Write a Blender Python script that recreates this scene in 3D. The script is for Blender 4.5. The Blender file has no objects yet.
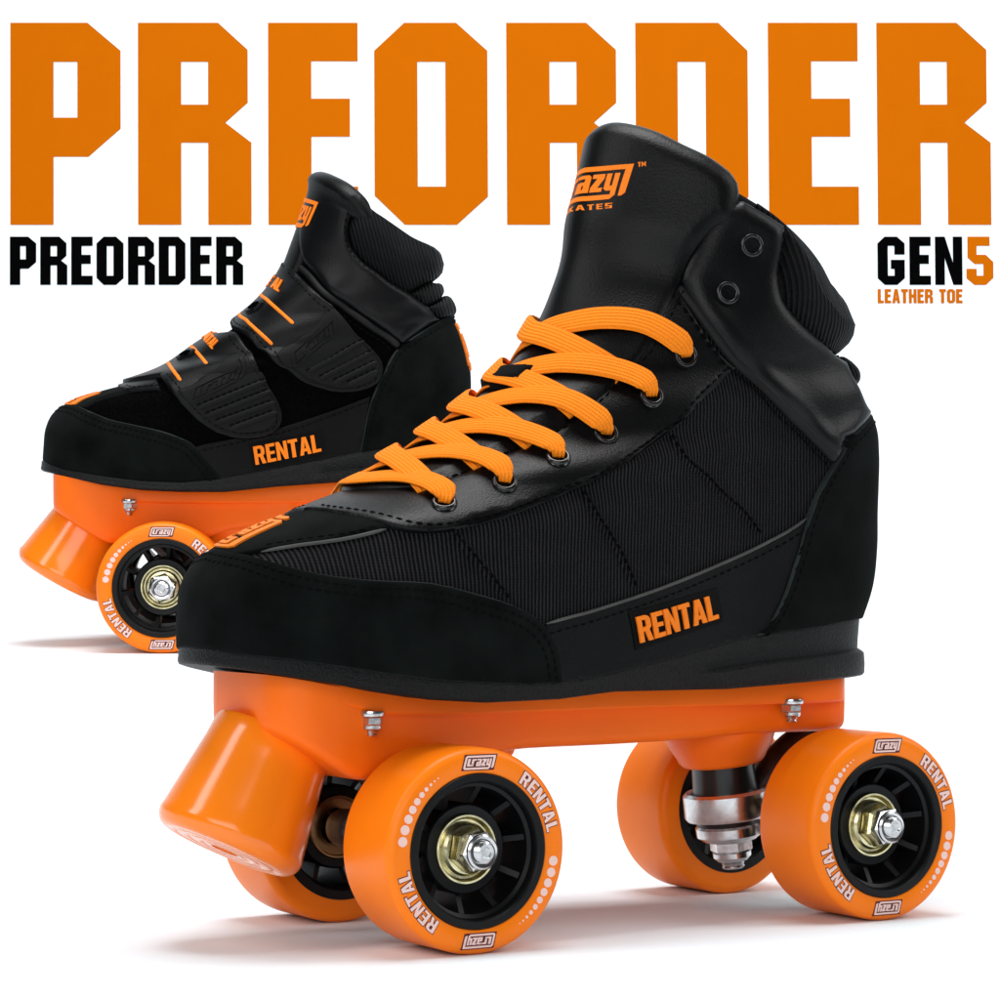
import bpy, math, random
import numpy as np
from mathutils import Vector, Matrix
from mathutils.bvhtree import BVHTree
from mathutils.geometry import delaunay_2d_cdt, barycentric_transform
random.seed(7)
scene = bpy.context.scene
COL = scene.collection
MM = 0.001

# ------------------------------------------------------------------ camera
CAM = np.array([-0.490634, -0.747291, 0.114701])
YAW, PITCH, ROLL, FPX = 0.546404, 0.0269965, 0.00243026, 2671.155
fw = np.array([math.sin(YAW)*math.cos(PITCH), math.cos(YAW)*math.cos(PITCH), math.sin(PITCH)])
rt = np.array([math.cos(YAW), -math.sin(YAW), 0.0]); upv = np.cross(rt, fw)
rt, upv = math.cos(ROLL)*rt+math.sin(ROLL)*upv, -math.sin(ROLL)*rt+math.cos(ROLL)*upv
cd = bpy.data.cameras.new('camera'); cam = bpy.data.objects.new('camera', cd); COL.objects.link(cam)
cd.sensor_width = 36; cd.lens = 36*FPX/1000; cd.clip_start = 0.01; cd.clip_end = 50
M = Matrix.Identity(4)
for i in range(3):
    M[i][0] = rt[i]; M[i][1] = upv[i]; M[i][2] = -fw[i]; M[i][3] = CAM[i]
cam.matrix_world = M
scene.camera = cam
def ray(px, py):
    d = fw + rt*(px-500)/FPX - upv*(py-500)/FPX
    return d/np.linalg.norm(d)

# ------------------------------------------------------------------ materials
def new_mat(name):
    m = bpy.data.materials.new(name); m.use_nodes = True
    nt = m.node_tree
    return m, nt, nt.nodes['Principled BSDF']
def lin(r, g, b):
    f = lambda c: c/12.92 if c <= 0.04045 else ((c+0.055)/1.055)**2.4
    return (f(r/255), f(g/255), f(b/255), 1)
def simple(name, col, rough=0.5, spec=0.5, metal=0.0, bump=None, mottle=0.0, mscale=60, sheen=0, coat=0, coords='Object', sss=0):
    """col linear rgb; bump=(scale, strength, distance)."""
    m, nt, b = new_mat(name)
    b.inputs['Base Color'].default_value = (*col[:3], 1)
    b.inputs['Roughness'].default_value = rough
    b.inputs['Specular IOR Level'].default_value = spec
    b.inputs['Metallic'].default_value = metal
    if sheen:
        b.inputs['Sheen Weight'].default_value = sheen; b.inputs['Sheen Roughness'].default_value = 0.6
    if coat:
        b.inputs['Coat Weight'].default_value = coat; b.inputs['Coat Roughness'].default_value = 0.12
    if sss:
        b.inputs['Subsurface Weight'].default_value = sss
        b.inputs['Subsurface Radius'].default_value = (1, 0.35, 0.1); b.inputs['Subsurface Scale'].default_value = 0.003
    tc = nt.nodes.new('ShaderNodeTexCoord')
    if mottle:
        n = nt.nodes.new('ShaderNodeTexNoise'); n.inputs['Scale'].default_value = mscale; n.inputs['Detail'].default_value = 6
        nt.links.new(tc.outputs[coords], n.inputs['Vector'])
        r = nt.nodes.new('ShaderNodeValToRGB')
        r.color_ramp.elements[0].position = 0.3; r.color_ramp.elements[1].position = 0.72
        r.color_ramp.elements[0].color = (*[c*(1-mottle) for c in col[:3]], 1)
        r.color_ramp.elements[1].color = (*[min(1, c*(1+mottle)) for c in col[:3]], 1)
        nt.links.new(n.outputs['Fac'], r.inputs['Fac']); nt.links.new(r.outputs['Color'], b.inputs['Base Color'])
    if bump:
        n = nt.nodes.new('ShaderNodeTexNoise'); n.inputs['Scale'].default_value = bump[0]; n.inputs['Detail'].default_value = 4
        nt.links.new(tc.outputs[coords], n.inputs['Vector'])
        bp = nt.nodes.new('ShaderNodeBump'); bp.inputs['Strength'].default_value = bump[1]; bp.inputs['Distance'].default_value = bump[2]
        nt.links.new(n.outputs['Fac'], bp.inputs['Height']); nt.links.new(bp.outputs['Normal'], b.inputs['Normal'])
    return m
def ribbed(name, dark, light, period, cross, rough=0.7, spec=0.12, coords='Object', rotz=0.0, dist=0.0006, distort=0.6):
    m, nt, b = new_mat(name)
    tc = nt.nodes.new('ShaderNodeTexCoord'); mp = nt.nodes.new('ShaderNodeMapping')
    mp.inputs['Rotation'].default_value = (0, rotz, 0) if coords == 'Object' else (0, 0, rotz)
    nt.links.new(tc.outputs[coords], mp.inputs['Vector'])
    w = nt.nodes.new('ShaderNodeTexWave'); w.wave_type = 'BANDS'; w.bands_direction = 'X'
    w.inputs['Scale'].default_value = 2*math.pi/(20*period); w.inputs['Distortion'].default_value = distort
    w.inputs['Detail Scale'].default_value = 2; w.inputs['Detail'].default_value = 1
    nt.links.new(mp.outputs['Vector'], w.inputs['Vector'])
    w2 = nt.nodes.new('ShaderNodeTexWave'); w2.wave_type = 'BANDS'; w2.bands_direction = 'Z' if coords == 'Object' else 'Y'
    w2.inputs['Scale'].default_value = 2*math.pi/(20*cross); w2.inputs['Distortion'].default_value = 1.0
    nt.links.new(mp.outputs['Vector'], w2.inputs['Vector'])
    n = nt.nodes.new('ShaderNodeTexNoise'); n.inputs['Scale'].default_value = 90; n.inputs['Detail'].default_value = 3
    nt.links.new(tc.outputs[coords], n.inputs['Vector'])
    a = nt.nodes.new('ShaderNodeMath'); a.operation = 'MULTIPLY_ADD'
    nt.links.new(w2.outputs['Fac'], a.inputs[0]); a.inputs[1].default_value = 0.16; nt.links.new(w.outputs['Fac'], a.inputs[2])
    r = nt.nodes.new('ShaderNodeValToRGB')
    r.color_ramp.elements[0].position = 0.25; r.color_ramp.elements[1].position = 1.3 if False else 1.0
    r.color_ramp.elements[0].color = (*dark, 1); r.color_ramp.elements[1].color = (*light, 1)
    nt.links.new(a.outputs[0], r.inputs['Fac'])
    mx = nt.nodes.new('ShaderNodeMixRGB'); mx.blend_type = 'MULTIPLY'; mx.inputs[0].default_value = 0.6
    nt.links.new(r.outputs['Color'], mx.inputs[1]); nt.links.new(n.outputs['Fac'], mx.inputs[2])
    nt.links.new(mx.outputs[0], b.inputs['Base Color'])
    bp = nt.nodes.new('ShaderNodeBump'); bp.inputs['Strength'].default_value = 0.9; bp.inputs['Distance'].default_value = dist
    nt.links.new(a.outputs[0], bp.inputs['Height']); nt.links.new(bp.outputs['Normal'], b.inputs['Normal'])
    b.inputs['Roughness'].default_value = rough; b.inputs['Specular IOR Level'].default_value = spec
    return m

OR_WHEEL = (0.95, 0.205, 0.004); OR_PLATE = (0.92, 0.150, 0.004); OR_STOP = (0.95, 0.215, 0.006)
MAT = dict(
    backdrop=simple('white_paper', (0.83, 0.89, 0.925), 0.95, 0.0, mottle=0.01, mscale=4),
    print_orange=simple('orange_print', (0.51, 0.118, 0.0015), 0.9, 0.0, mottle=0.015, mscale=40),
    print_and_hole_shade=simple('black_print_and_hole_shade', (0.0015, 0.0015, 0.0015), 0.95, 0.0, mottle=0.1),  # wall print, and painted shade in the eyelet holes and strap slots
    suede=simple('black_suede', (0.0038, 0.0050, 0.0046), 1.0, 0.03, bump=(2600, 0.5, 0.0003), mottle=0.55, mscale=55, sheen=0.012),
    suede_edge=simple('suede_cut_edge', (0.024, 0.030, 0.029), 0.9, 0.08, bump=(2500, 0.5, 0.0003), mottle=0.3),
    leather=simple('black_smooth_leather', (0.0015, 0.0016, 0.0018), 0.38, 0.16, bump=(1500, 0.42, 0.00035), mottle=0.2),
    leather_matte=simple('black_side_leather', (0.0016, 0.0017, 0.0019), 0.42, 0.12, bump=(1400, 0.5, 0.0004), mottle=0.25),
    welt=simple('black_welt', (0.006, 0.006, 0.006), 0.6, 0.2, bump=(2500, 0.4, 0.0002), mottle=0.3),
    leather_soft=simple('black_padded_leather', (0.0014, 0.0015, 0.0020), 0.36, 0.20, bump=(1700, 0.40, 0.0003), mottle=0.2),
    fabric=ribbed('black_ribbed_mesh', (0.0008, 0.0008, 0.0009), (0.028, 0.028, 0.031), 0.00135, 0.0009, spec=0.06),
    knit=ribbed('black_collar_knit', (0.0006, 0.0006, 0.0007), (0.011, 0.011, 0.0125), 0.0017, 0.0007, rotz=0.25, dist=0.0008),
    loop=simple('black_loop_fabric', (0.0018, 0.0018, 0.0018), 1.0, 0.02, bump=(1800, 1.0, 0.0008), mottle=0.6, mscale=900),
    piping=simple('dark_grey_piping', (0.060, 0.060, 0.057), 0.6, 0.25, bump=(2500, 0.4, 0.0002), mottle=0.3),
    thread=simple('black_thread', (0.0010, 0.0010, 0.0010), 0.8, 0.06, bump=(5000, 0.4, 0.0001), mottle=0.2),
    lining=simple('black_lining', (0.004, 0.004, 0.004), 0.9, 0.1, bump=(1500, 0.5, 0.0003), mottle=0.3),
    rubber=simple('black_sole_rubber', (0.0042, 0.0044, 0.0047), 0.48, 0.17, bump=(1300, 1.0, 0.0009), mottle=0.5, mscale=1100),
    patch=simple('black_patch', (0.0016, 0.0016, 0.0017), 0.7, 0.1, bump=(2200, 0.3, 0.0002), mottle=0.15),
    pad=simple('black_moulded_rubber', (0.0055, 0.0055, 0.0055), 0.55, 0.11, bump=(2200, 0.25, 0.0002), mottle=0.15),
    plate=simple('orange_nylon', OR_PLATE, 0.40, 0.20, bump=(900, 0.06, 0.0003), mottle=0.05, mscale=25, sss=0.0),
    tyre=simple('orange_urethane', OR_WHEEL, 0.36, 0.22, bump=(700, 0.05, 0.0003), mottle=0.03, mscale=40),
    stop=simple('orange_toe_stop_rubber', OR_STOP, 0.17, 0.55, bump=(500, 0.03, 0.0003), mottle=0.03, mscale=30),
    stop_groove=simple('orange_groove', (0.9, 0.30, 0.10), 0.4, 0.4, mottle=0.1),
    hub=simple('black_nylon_hub', (0.0035, 0.0036, 0.0042), 0.42, 0.2, bump=(900, 0.15, 0.0002), mottle=0.2),
    blacksteel=simple('black_enamel', (0.004, 0.004, 0.004), 0.25, 0.5, mottle=0.1),
    urethane=simple('black_cushion', (0.006, 0.006, 0.006), 0.28, 0.45, mottle=0.1),
    steel=simple('bright_steel', (0.62, 0.62, 0.63), 0.22, 0.5, 1.0, bump=(900, 0.15, 0.0002), mottle=0.25, mscale=300),
    alu=simple('cast_aluminium', (0.66, 0.66, 0.67), 0.26, 0.5, 1.0, bump=(1300, 0.14, 0.0003), mottle=0.12, mscale=500),
    darkalu=simple('shaded_casting', (0.06, 0.055, 0.055), 0.3, 0.5, 0.9, bump=(1200, 0.3, 0.0003), mottle=0.25, mscale=500),
    zinc=simple('yellow_zinc', (0.60, 0.55, 0.34), 0.22, 0.5, 1.0, bump=(700, 0.15, 0.0003), mottle=0.35, mscale=250),
    bronze=simple('bronze_race', (0.35, 0.22, 0.10), 0.3, 0.5, 1.0, mottle=0.2),
    orange_thread=simple('orange_embroidery', (0.88, 0.20, 0.006), 0.55, 0.2, bump=(2500, 0.5, 0.0002), mottle=0.08, mscale=900),
    pink_print=simple('pale_pink_print', (0.86, 0.60, 0.55), 0.5, 0.2, mottle=0.02),
    purple_print=simple('dark_plum_print', (0.10, 0.018, 0.022), 0.5, 0.2, mottle=0.1),
)
def lace_mat():
    m, nt, b = new_mat('orange_flat_lace')
    tc = nt.nodes.new('ShaderNodeTexCoord')
    w = nt.nodes.new('ShaderNodeTexWave'); w.bands_direction = 'X'
    w.inputs['Scale'].default_value = 2*math.pi/(20*1.25); w.inputs['Distortion'].default_value = 0.5
    nt.links.new(tc.outputs['UV'], w.inputs['Vector'])
    w2 = nt.nodes.new('ShaderNodeTexWave'); w2.bands_direction = 'Y'
    w2.inputs['Scale'].default_value = 2*math.pi/(20*0.8); w2.inputs['Distortion'].default_value = 1.5
    nt.links.new(tc.outputs['UV'], w2.inputs['Vector'])
    a = nt.nodes.new('ShaderNodeMath'); a.operation = 'MULTIPLY_ADD'; a.inputs[1].default_value = 0.3
    nt.links.new(w2.outputs['Fac'], a.inputs[0]); nt.links.new(w.outputs['Fac'], a.inputs[2])
    r = nt.nodes.new('ShaderNodeValToRGB')
    r.color_ramp.elements[0].color = (0.87, 0.195, 0.006, 1); r.color_ramp.elements[1].color = (0.96, 0.262, 0.010, 1)
    nt.links.new(a.outputs[0], r.inputs['Fac']); nt.links.new(r.outputs['Color'], b.inputs['Base Color'])
    bp = nt.nodes.new('ShaderNodeBump'); bp.inputs['Strength'].default_value = 0.6; bp.inputs['Distance'].default_value = 0.0005
    nt.links.new(a.outputs[0], bp.inputs['Height']); nt.links.new(bp.outputs['Normal'], b.inputs['Normal'])
    b.inputs['Roughness'].default_value = 0.8; b.inputs['Specular IOR Level'].default_value = 0.15
    return m
MAT['lace'] = lace_mat()

# ------------------------------------------------------------------ mesh helper
class MB:
    def __init__(s): s.v = []; s.f = []; s.mi = []; s.uv = {}; s.flat = set()
    def add(s, verts, faces, mi=0, flat=False):
        o = len(s.v); s.v += [tuple(map(float, v)) for v in verts]
        for f in faces:
            if flat: s.flat.add(len(s.f))
            s.f.append(tuple(o+i for i in f)); s.mi.append(mi)
        return o
    def build(s, name, mats, parent=None, smooth=True, mat_world=None):
        me = bpy.data.meshes.new(name); me.from_pydata(s.v, [], s.f)
        for m in (mats if isinstance(mats, (list, tuple)) else [mats]): me.materials.append(MAT[m] if isinstance(m, str) else m)
        me.polygons.foreach_set('material_index', s.mi)
        me.polygons.foreach_set('use_smooth', [smooth and i not in s.flat for i in range(len(s.f))])
        if s.uv:
            l = me.uv_layers.new(name='UVMap')
            for lp in me.loops: l.data[lp.index].uv = s.uv.get(lp.vertex_index, (0, 0))
        me.update()
        o = bpy.data.objects.new(name, me); COL.objects.link(o)
        if parent: o.parent = parent
        return o
def sharp(o, ang=35):
    # split shading at crisp edges
    import bmesh
    bm = bmesh.new(); bm.from_mesh(o.data); bm.normal_update()
    bmesh.ops.recalc_face_normals(bm, faces=bm.faces)
    for e in bm.edges:
        if len(e.link_faces) == 2 and e.calc_face_angle(0) > math.radians(ang): e.smooth = False
    bm.to_mesh(o.data); bm.free()
    return o
def lathe(mb, prof, mtx, n=64, mi=0, closed=False):
    """prof: list of (radius, height along axis). axis = local +Z of mtx."""
    vs = []
    for r, h in prof:
        for k in range(n):
            a = 2*math.pi*k/n
            vs.append(mtx @ Vector((r*math.cos(a), r*math.sin(a), h)))
    fs = []
    m = len(prof)
    for i in range(m-1 if not closed else m):
        j = (i+1) % m
        for k in range(n):
            k2 = (k+1) % n
            fs.append((i*n+k, i*n+k2, j*n+k2, j*n+k))
    mb.add(vs, fs, mi)
    if not closed:
        for idx in (0, m-1):
            if prof[idx][0] > 1e-7:
                o = len(mb.v)-len(vs)+idx*n
                mb.f.append(tuple(o+k for k in range(n))); mb.mi.append(mi)
def axis_mtx(p, d, roll=0):
    d = Vector(d).normalized()
    q = d.to_track_quat('Z', 'Y')
    return Matrix.Translation(Vector(p)) @ q.to_matrix().to_4x4() @ Matrix.Rotation(roll, 4, 'Z')
def tube(mb, pts, rad, n=16, mi=0):
    pts = [Vector(p) for p in pts]
    rs = rad if isinstance(rad, (list, tuple)) else [rad]*len(pts)
    rings = []; prev = None
    for i, p in enumerate(pts):
        t = (pts[min(i+1, len(pts)-1)]-pts[max(i-1, 0)]).normalized()
        if prev is None:
            a = t.orthogonal().normalized()
        else:
            a = (prev - t*prev.dot(t)).normalized()
        prev = a; b = t.cross(a)
        rings.append([p+(a*math.cos(2*math.pi*k/n)+b*math.sin(2*math.pi*k/n))*rs[i] for k in range(n)])
    vs = [v for r in rings for v in r]; fs = []
    for i in range(len(pts)-1):
        for k in range(n):
            k2 = (k+1) % n
            fs.append((i*n+k, i*n+k2, (i+1)*n+k2, (i+1)*n+k))
    fs.append(tuple(range(n))[::-1]); fs.append(tuple((len(pts)-1)*n+k for k in range(n)))
    mb.add(vs, fs, mi)
def hexnut(mb, mtx, r, h, mi=0, chamfer=0.12):
    # hexagonal nut with chamfered corners
    vs = []; n = 6
    for (rr, z) in ((r*(1-chamfer), 0), (r, h*0.18), (r, h*0.82), (r*(1-chamfer), h)):
        for k in range(n):
            a = math.pi/3*k
            vs.append(mtx @ Vector((rr*math.cos(a), rr*math.sin(a), z)))
    fs = []
    for i in range(3):
        for k in range(n):
            k2 = (k+1) % n; fs.append((i*n+k, i*n+k2, (i+1)*n+k2, (i+1)*n+k))
    fs.append(tuple(range(n))[::-1]); fs.append(tuple(3*n+k for k in range(n)))
    mb.add(vs, fs, mi, flat=True)
def catmull(pts, step, closed=False):
    P = [np.array(p, float) for p in pts]; out = []
    n = len(P)
    for i in range(n if closed else n-1):
        p0 = P[(i-1) % n] if closed or i > 0 else 2*P[0]-P[1]
        p1 = P[i]; p2 = P[(i+1) % n]
        p3 = P[(i+2) % n] if closed or i+2 < n else 2*P[-1]-P[-2]
        m = max(2, int(np.linalg.norm(p2-p1)/step))
        for k in range(m):
            t = k/m
            # centripetal-like with plain catmull
            out.append(0.5*((2*p1)+(-p0+p2)*t+(2*p0-5*p1+4*p2-p3)*t*t+(-p0+3*p1-3*p2+p3)*t**3))
    if not closed: out.append(P[-1])
    return out
def resample(poly, step, closed=True):
    P = [np.array(p, float) for p in poly]
    if closed: P = P+[P[0]]
    out = []
    for a, b in zip(P[:-1], P[1:]):
        m = max(1, int(round(np.linalg.norm(b-a)/step)))
        for k in range(m): out.append(a+(b-a)*k/m)
    if not closed: out.append(P[-1])
    return out
def inside_mask(pts, poly):
    x, y = pts[:, 0], pts[:, 1]; c = np.zeros(len(pts), bool)
    n = len(poly)
    for i in range(n):
        x1, y1 = poly[i]; x2, y2 = poly[(i+1) % n]
        if y1 == y2: continue
        t = ((y1 > y) != (y2 > y)) & (x < (x2-x1)*(y-y1)/(y2-y1)+x1)
        c ^= t
    return c
def fill(outer, holes=(), extra=None):
    """constrained triangulation; returns verts (np Nx2), tris, flag outer-boundary count"""
    vs = []; ed = []
    for loop in [outer, *holes]:
        o = len(vs); vs += [Vector((p[0], p[1])) for p in loop]
        ed += [(o+i, o+(i+1) % len(loop)) for i in range(len(loop))]
    if extra is not None: vs += [Vector((p[0], p[1])) for p in extra]
    r = delaunay_2d_cdt(vs, ed, [], 0, 1e-9)
    V = np.array([[v.x, v.y] for v in r[0]]); F = np.array([f for f in r[2] if len(f) == 3], int)
    c = V[F].mean(1)
    keep = inside_mask(c, outer)
    for h in holes: keep &= ~inside_mask(c, h)
    F = F[keep]
    a = V[F]
    area = (a[:, 1, 0]-a[:, 0, 0])*(a[:, 2, 1]-a[:, 0, 1])-(a[:, 2, 0]-a[:, 0, 0])*(a[:, 1, 1]-a[:, 0, 1])
    F[area < 0] = F[area < 0][:, ::-1]
    return V, F[np.abs(area) > 1e-14]
def boundary_edges(F):
    d = {}
    for f in F:
        for i in range(3):
            a, b = int(f[i]), int(f[(i+1) % 3]); d[(a, b)] = 1
    return [e for e in d if (e[1], e[0]) not in d]
def slab(mb, V, F, top, bottom, mi=0, side_mi=None, flip=False, flat=False):
    """top, bottom: arrays of 3D positions per vertex; closes the sides."""
    n = len(V); fs = [tuple(f[::-1]) if flip else tuple(f) for f in F.tolist()]
    mb.add(top, fs, mi, flat=flat)
    be = boundary_edges(F); ids = sorted({i for e in be for i in e}); mp = {v: k for k, v in enumerate(ids)}
    vs = [top[i] for i in ids]+[bottom[i] for i in ids]; m = len(ids)
    fs = []
    for a, b in be:
        q = (mp[a], m+mp[a], m+mp[b], mp[b])
        fs.append(q[::-1] if flip else q)
    mb.add(vs, fs, mi if side_mi is None else side_mi, flat=flat)

# ------------------------------------------------------------------ lettering (outlines drawn as polygons)
def rect(a, b, c, d): return [(a, b), (c, b), (c, d), (a, d)]
# heavy octagonal block letters, 202 units tall, y down from the cap line
BLOCK = {
 'P': (110, [([(0,0),(77,0),(110,28),(110,106),(78,134),(43,134),(43,202),(0,202)], [rect(43,39,67,95)])]),
 'R': (113, [([(0,0),(80,0),(109.5,27),(109.5,80),(87,100),(113,120),(113,202),(70,202),(70,120),(43,120),(43,202),(0,202)], [rect(43,39,70,82)])]),
 'E': (90, [([(0,0),(89.5,0),(89.5,38.5),(43,38.5),(43,76),(81.5,76),(81.5,114),(43,114),(43,164),(89.5,164),(89.5,202),(0,202)], [])]),
 'O': (113, [([(30,0),(82,0),(113,28),(113,174),(82,202),(30,202),(0,173),(0,28)], [rect(43,39,71,164)])]),
 'D': (112, [([(0,0),(83,0),(112,28),(112,174),(83,202),(0,202)], [rect(42,39,70,164)])]),
 'G': (114, [([(30,0),(82,0),(114,28),(114,75),(71,75),(71,38),(43,38),(43,164),(71,164),(71,135),(56,135),(56,97),(114,97),(114,174),(82,202),(30,202),(0,174),(0,28)], [])]),
 'N': (114, [([(0,0),(41,0),(75,110),(75,0),(114,0),(114,202),(76,202),(40,88),(40,202),(0,202)], [])]),
 '5': (116, [([(5,0),(99,0),(99,38),(43,38),(43,76),(82,76),(114,106),(114,172),(82,202),(33,202),(0,174),(0,135),(43,135),(43,164),(72,164),(72,114),(35,114),(5,88)], [])]),
 'L': (84, [([(0,0),(43,0),(43,164),(84,164),(84,202),(0,202)], [])]),
 'A': (112, [([(34,0),(78,0),(112,202),(70,202),(66,160),(47,160),(42,202),(0,202)], [[(50,124),(62,124),(56,56)]])]),
 'T': (94, [([(0,0),(94,0),(94,38),(68,38),(68,202),(25,202),(25,38),(0,38)], [])]),
 'H': (106, [([(0,0),(40,0),(40,78),(66,78),(66,0),(106,0),(106,202),(66,202),(66,118),(40,118),(40,202),(0,202)], [])]),
}
# condensed sans, 10 tall, y up
COND = {
 'R': (5.2, [([(0,0),(1.7,0),(1.7,4),(2.5,4),(3.4,0),(5.2,0),(4.1,4.4),(4.9,5.2),(5,6.2),(5,8.2),(4.5,9.4),(3.4,10),(0,10)], [[(1.7,5.6),(2.8,5.6),(3.3,6.1),(3.3,7.9),(2.8,8.4),(1.7,8.4)]])]),
 'E': (4.3, [([(0,0),(4.3,0),(4.3,1.7),(1.7,1.7),(1.7,4.2),(3.9,4.2),(3.9,5.8),(1.7,5.8),(1.7,8.3),(4.3,8.3),(4.3,10),(0,10)], [])]),
 'N': (5.2, [([(0,0),(1.6,0),(1.6,6),(3.5,0),(5.2,0),(5.2,10),(3.6,10),(3.6,4.2),(1.7,10),(0,10)], [])]),
 'T': (4.6, [([(1.4,0),(3.2,0),(3.2,8.3),(4.6,8.3),(4.6,10),(0,10),(0,8.3),(1.4,8.3)], [])]),
 'A': (5.4, [([(0,0),(1.7,0),(2,2),(3.4,2),(3.7,0),(5.4,0),(3.7,10),(1.7,10)], [[(2.25,3.6),(3.15,3.6),(2.7,7.4)]])]),
 'L': (4.2, [([(0,0),(4.2,0),(4.2,1.7),(1.8,1.7),(1.8,10),(0,10)], [])]),
 'S': (4.8, [([(0,0.2),(4.6,0.2),(4.6,5.6),(1.7,5.6),(1.7,8.2),(4.8,8.2),(4.8,10),(0,10),(0,4),(2.9,4),(2.9,1.8),(0,1.8)], [])]),
 'K': (4.8, [([(0,0),(1.6,0),(1.6,4),(3.2,0),(4.9,0),(3,5),(4.8,10),(3.1,10),(1.6,6.2),(1.6,10),(0,10)], [])]),
 'M': (6.2, [([(0,0),(1.4,0),(1.4,6),(2.6,2),(3.6,2),(4.8,6),(4.8,0),(6.2,0),(6.2,10),(4.6,10),(3.1,5),(1.6,10),(0,10)], [])]),
}
def word(txt, font, gap):
    x = 0; out = []
    for ch in txt:
        if ch == ' ': x += gap*3.2; continue
        w, polys = font[ch]
        for o, hs in polys: out.append(([(px+x, py) for px, py in o], [[(px+x, py) for px, py in h] for h in hs]))
        x += w+gap
    return out, x-gap
# the framed script-like logo, 100 x 50, slanted
def logo_polys():
    L = [
     ([(2,8),(2,44),(8,50),(100,50),(100,12),(96,4),(92,4),(92,43),(10,43),(8,41),(8,12),(11,8),(78,8),(78,12),(70,12),(70,17),(86,17),(86,37),(80,37),(80,20),(78,20),(78,37),(70,37),(68,37),(68,13),(68,12),(70,12),(70,8),(70,0),(8,0)], []),
    ]
    F = [
     # frame: left, top and right
     ([(0,5),(5,0),(84,0),(89,6),(89,38),(83,38),(83,20),(80,20),(80,38),(74,38),(74,16),(77,13),(83,13),(83,7),(7,7),(6,8),(6,42),(7,43),(93,43),(93,4),(97,4),(100,8),(100,50),(5,50),(0,45)], []),
     # C
     ([(10,14),(13,12),(28,12),(28,18),(18,18),(18,39),(10,39)], []),
     # r
     ([(24,20),(31,20),(31,32),(38,32),(38,38),(24,38)], []),
     ([(31,12),(31,19),(25,19),(25,12)], []),
     # a
     ([(40,12),(56,12),(56,35),(53,38),(40,38),(40,33),(49,33),(49,28),(42,28),(40,26)], [[(47,17),(49,17),(49,23),(47,23)]]),
     # z
     ([(58,12),(72,12),(72,18),(66,18),(72,31),(72,38),(58,38),(58,32),(64,32),(58,19)], []),
    ]
    sh = lambda p: (p[0]+0.22*(p[1]-25), p[1])
    return [([sh(p) for p in o], [[sh(p) for p in h] for h in hs]) for o, hs in F]
def offset_poly(poly, d):
    n = len(poly); P = [np.array(p, float) for p in poly]; out = []
    area = sum(P[i][0]*P[(i+1) % n][1]-P[(i+1) % n][0]*P[i][1] for i in range(n))
    s = 1 if area > 0 else -1
    for i in range(n):
        a = P[i]-P[i-1]; b = P[(i+1) % n]-P[i]
        a /= np.linalg.norm(a)+1e-12; b /= np.linalg.norm(b)+1e-12
        na = np.array([a[1], -a[0]])*s; nb = np.array([b[1], -b[0]])*s
        m = na+nb; l = np.linalg.norm(m)
        if l < 0.35: m = na; k = 1
        else: m /= l; k = min(1.8, 1/max(0.4, m@na))
        out.append(tuple(P[i]+m*d*k))
    return out

# ------------------------------------------------------------------ backdrop
C0 = Vector(CAM); fh = Vector((math.sin(YAW), math.cos(YAW), 0)); rh = Vector((math.cos(YAW), -math.sin(YAW), 0))
KID_T = Vector((0.10123751, 0.43261198, 0.07917913)); SLOPE = math.radians(3.7); KID_W = (KID_T-C0).dot(fh)
def kid_floor(w): return KID_T.z+math.tan(SLOPE)*(w-KID_W)
WALL = 2.0
def make_backdrop():
    # level in front, then the paper rises behind the tall skate and runs on as a gentle slope up to the wall
    prof = [(-1.2, 0), (0.2, 0), (0.6, 0), (0.98, 0)]
    w0, w1 = 1.0, 1.22; z1 = kid_floor(w1); m1 = math.tan(SLOPE)*(w1-w0)
    for k in range(0, 17):
        t = k/16; prof.append((w0+(w1-w0)*t, z1*(3*t*t-2*t**3)+m1*(t**3-t*t)))
    R = 0.18; ws = WALL-R+R*math.sin(SLOPE)
    prof += [(1.4, kid_floor(1.4)), (1.6, kid_floor(1.6)), (1.75, kid_floor(1.75))]
    for k in range(0, 17):
        a = SLOPE+(math.pi/2-SLOPE)*k/16; prof.append((WALL-R+R*math.sin(a), kid_floor(ws)+R*(math.cos(SLOPE)-math.cos(a))))
    prof += [(WALL, 0.8), (WALL, 1.6)]
    mb = MB(); xs = [-2.2+4.4*i/24 for i in range(25)]
    vs = []; fs = []
    for w, z in prof:
        for x in xs:
            p = C0+fh*w+rh*x; vs.append((p.x, p.y, z))
    n = len(xs)
    for i in range(len(prof)-1):
        for j in range(n-1): fs.append((i*n+j, i*n+j+1, (i+1)*n+j+1, (i+1)*n+j))
    mb.add(vs, fs)
    o = mb.build('backdrop', 'backdrop'); o['kind'] = 'structure'
    return o
make_backdrop()
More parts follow.
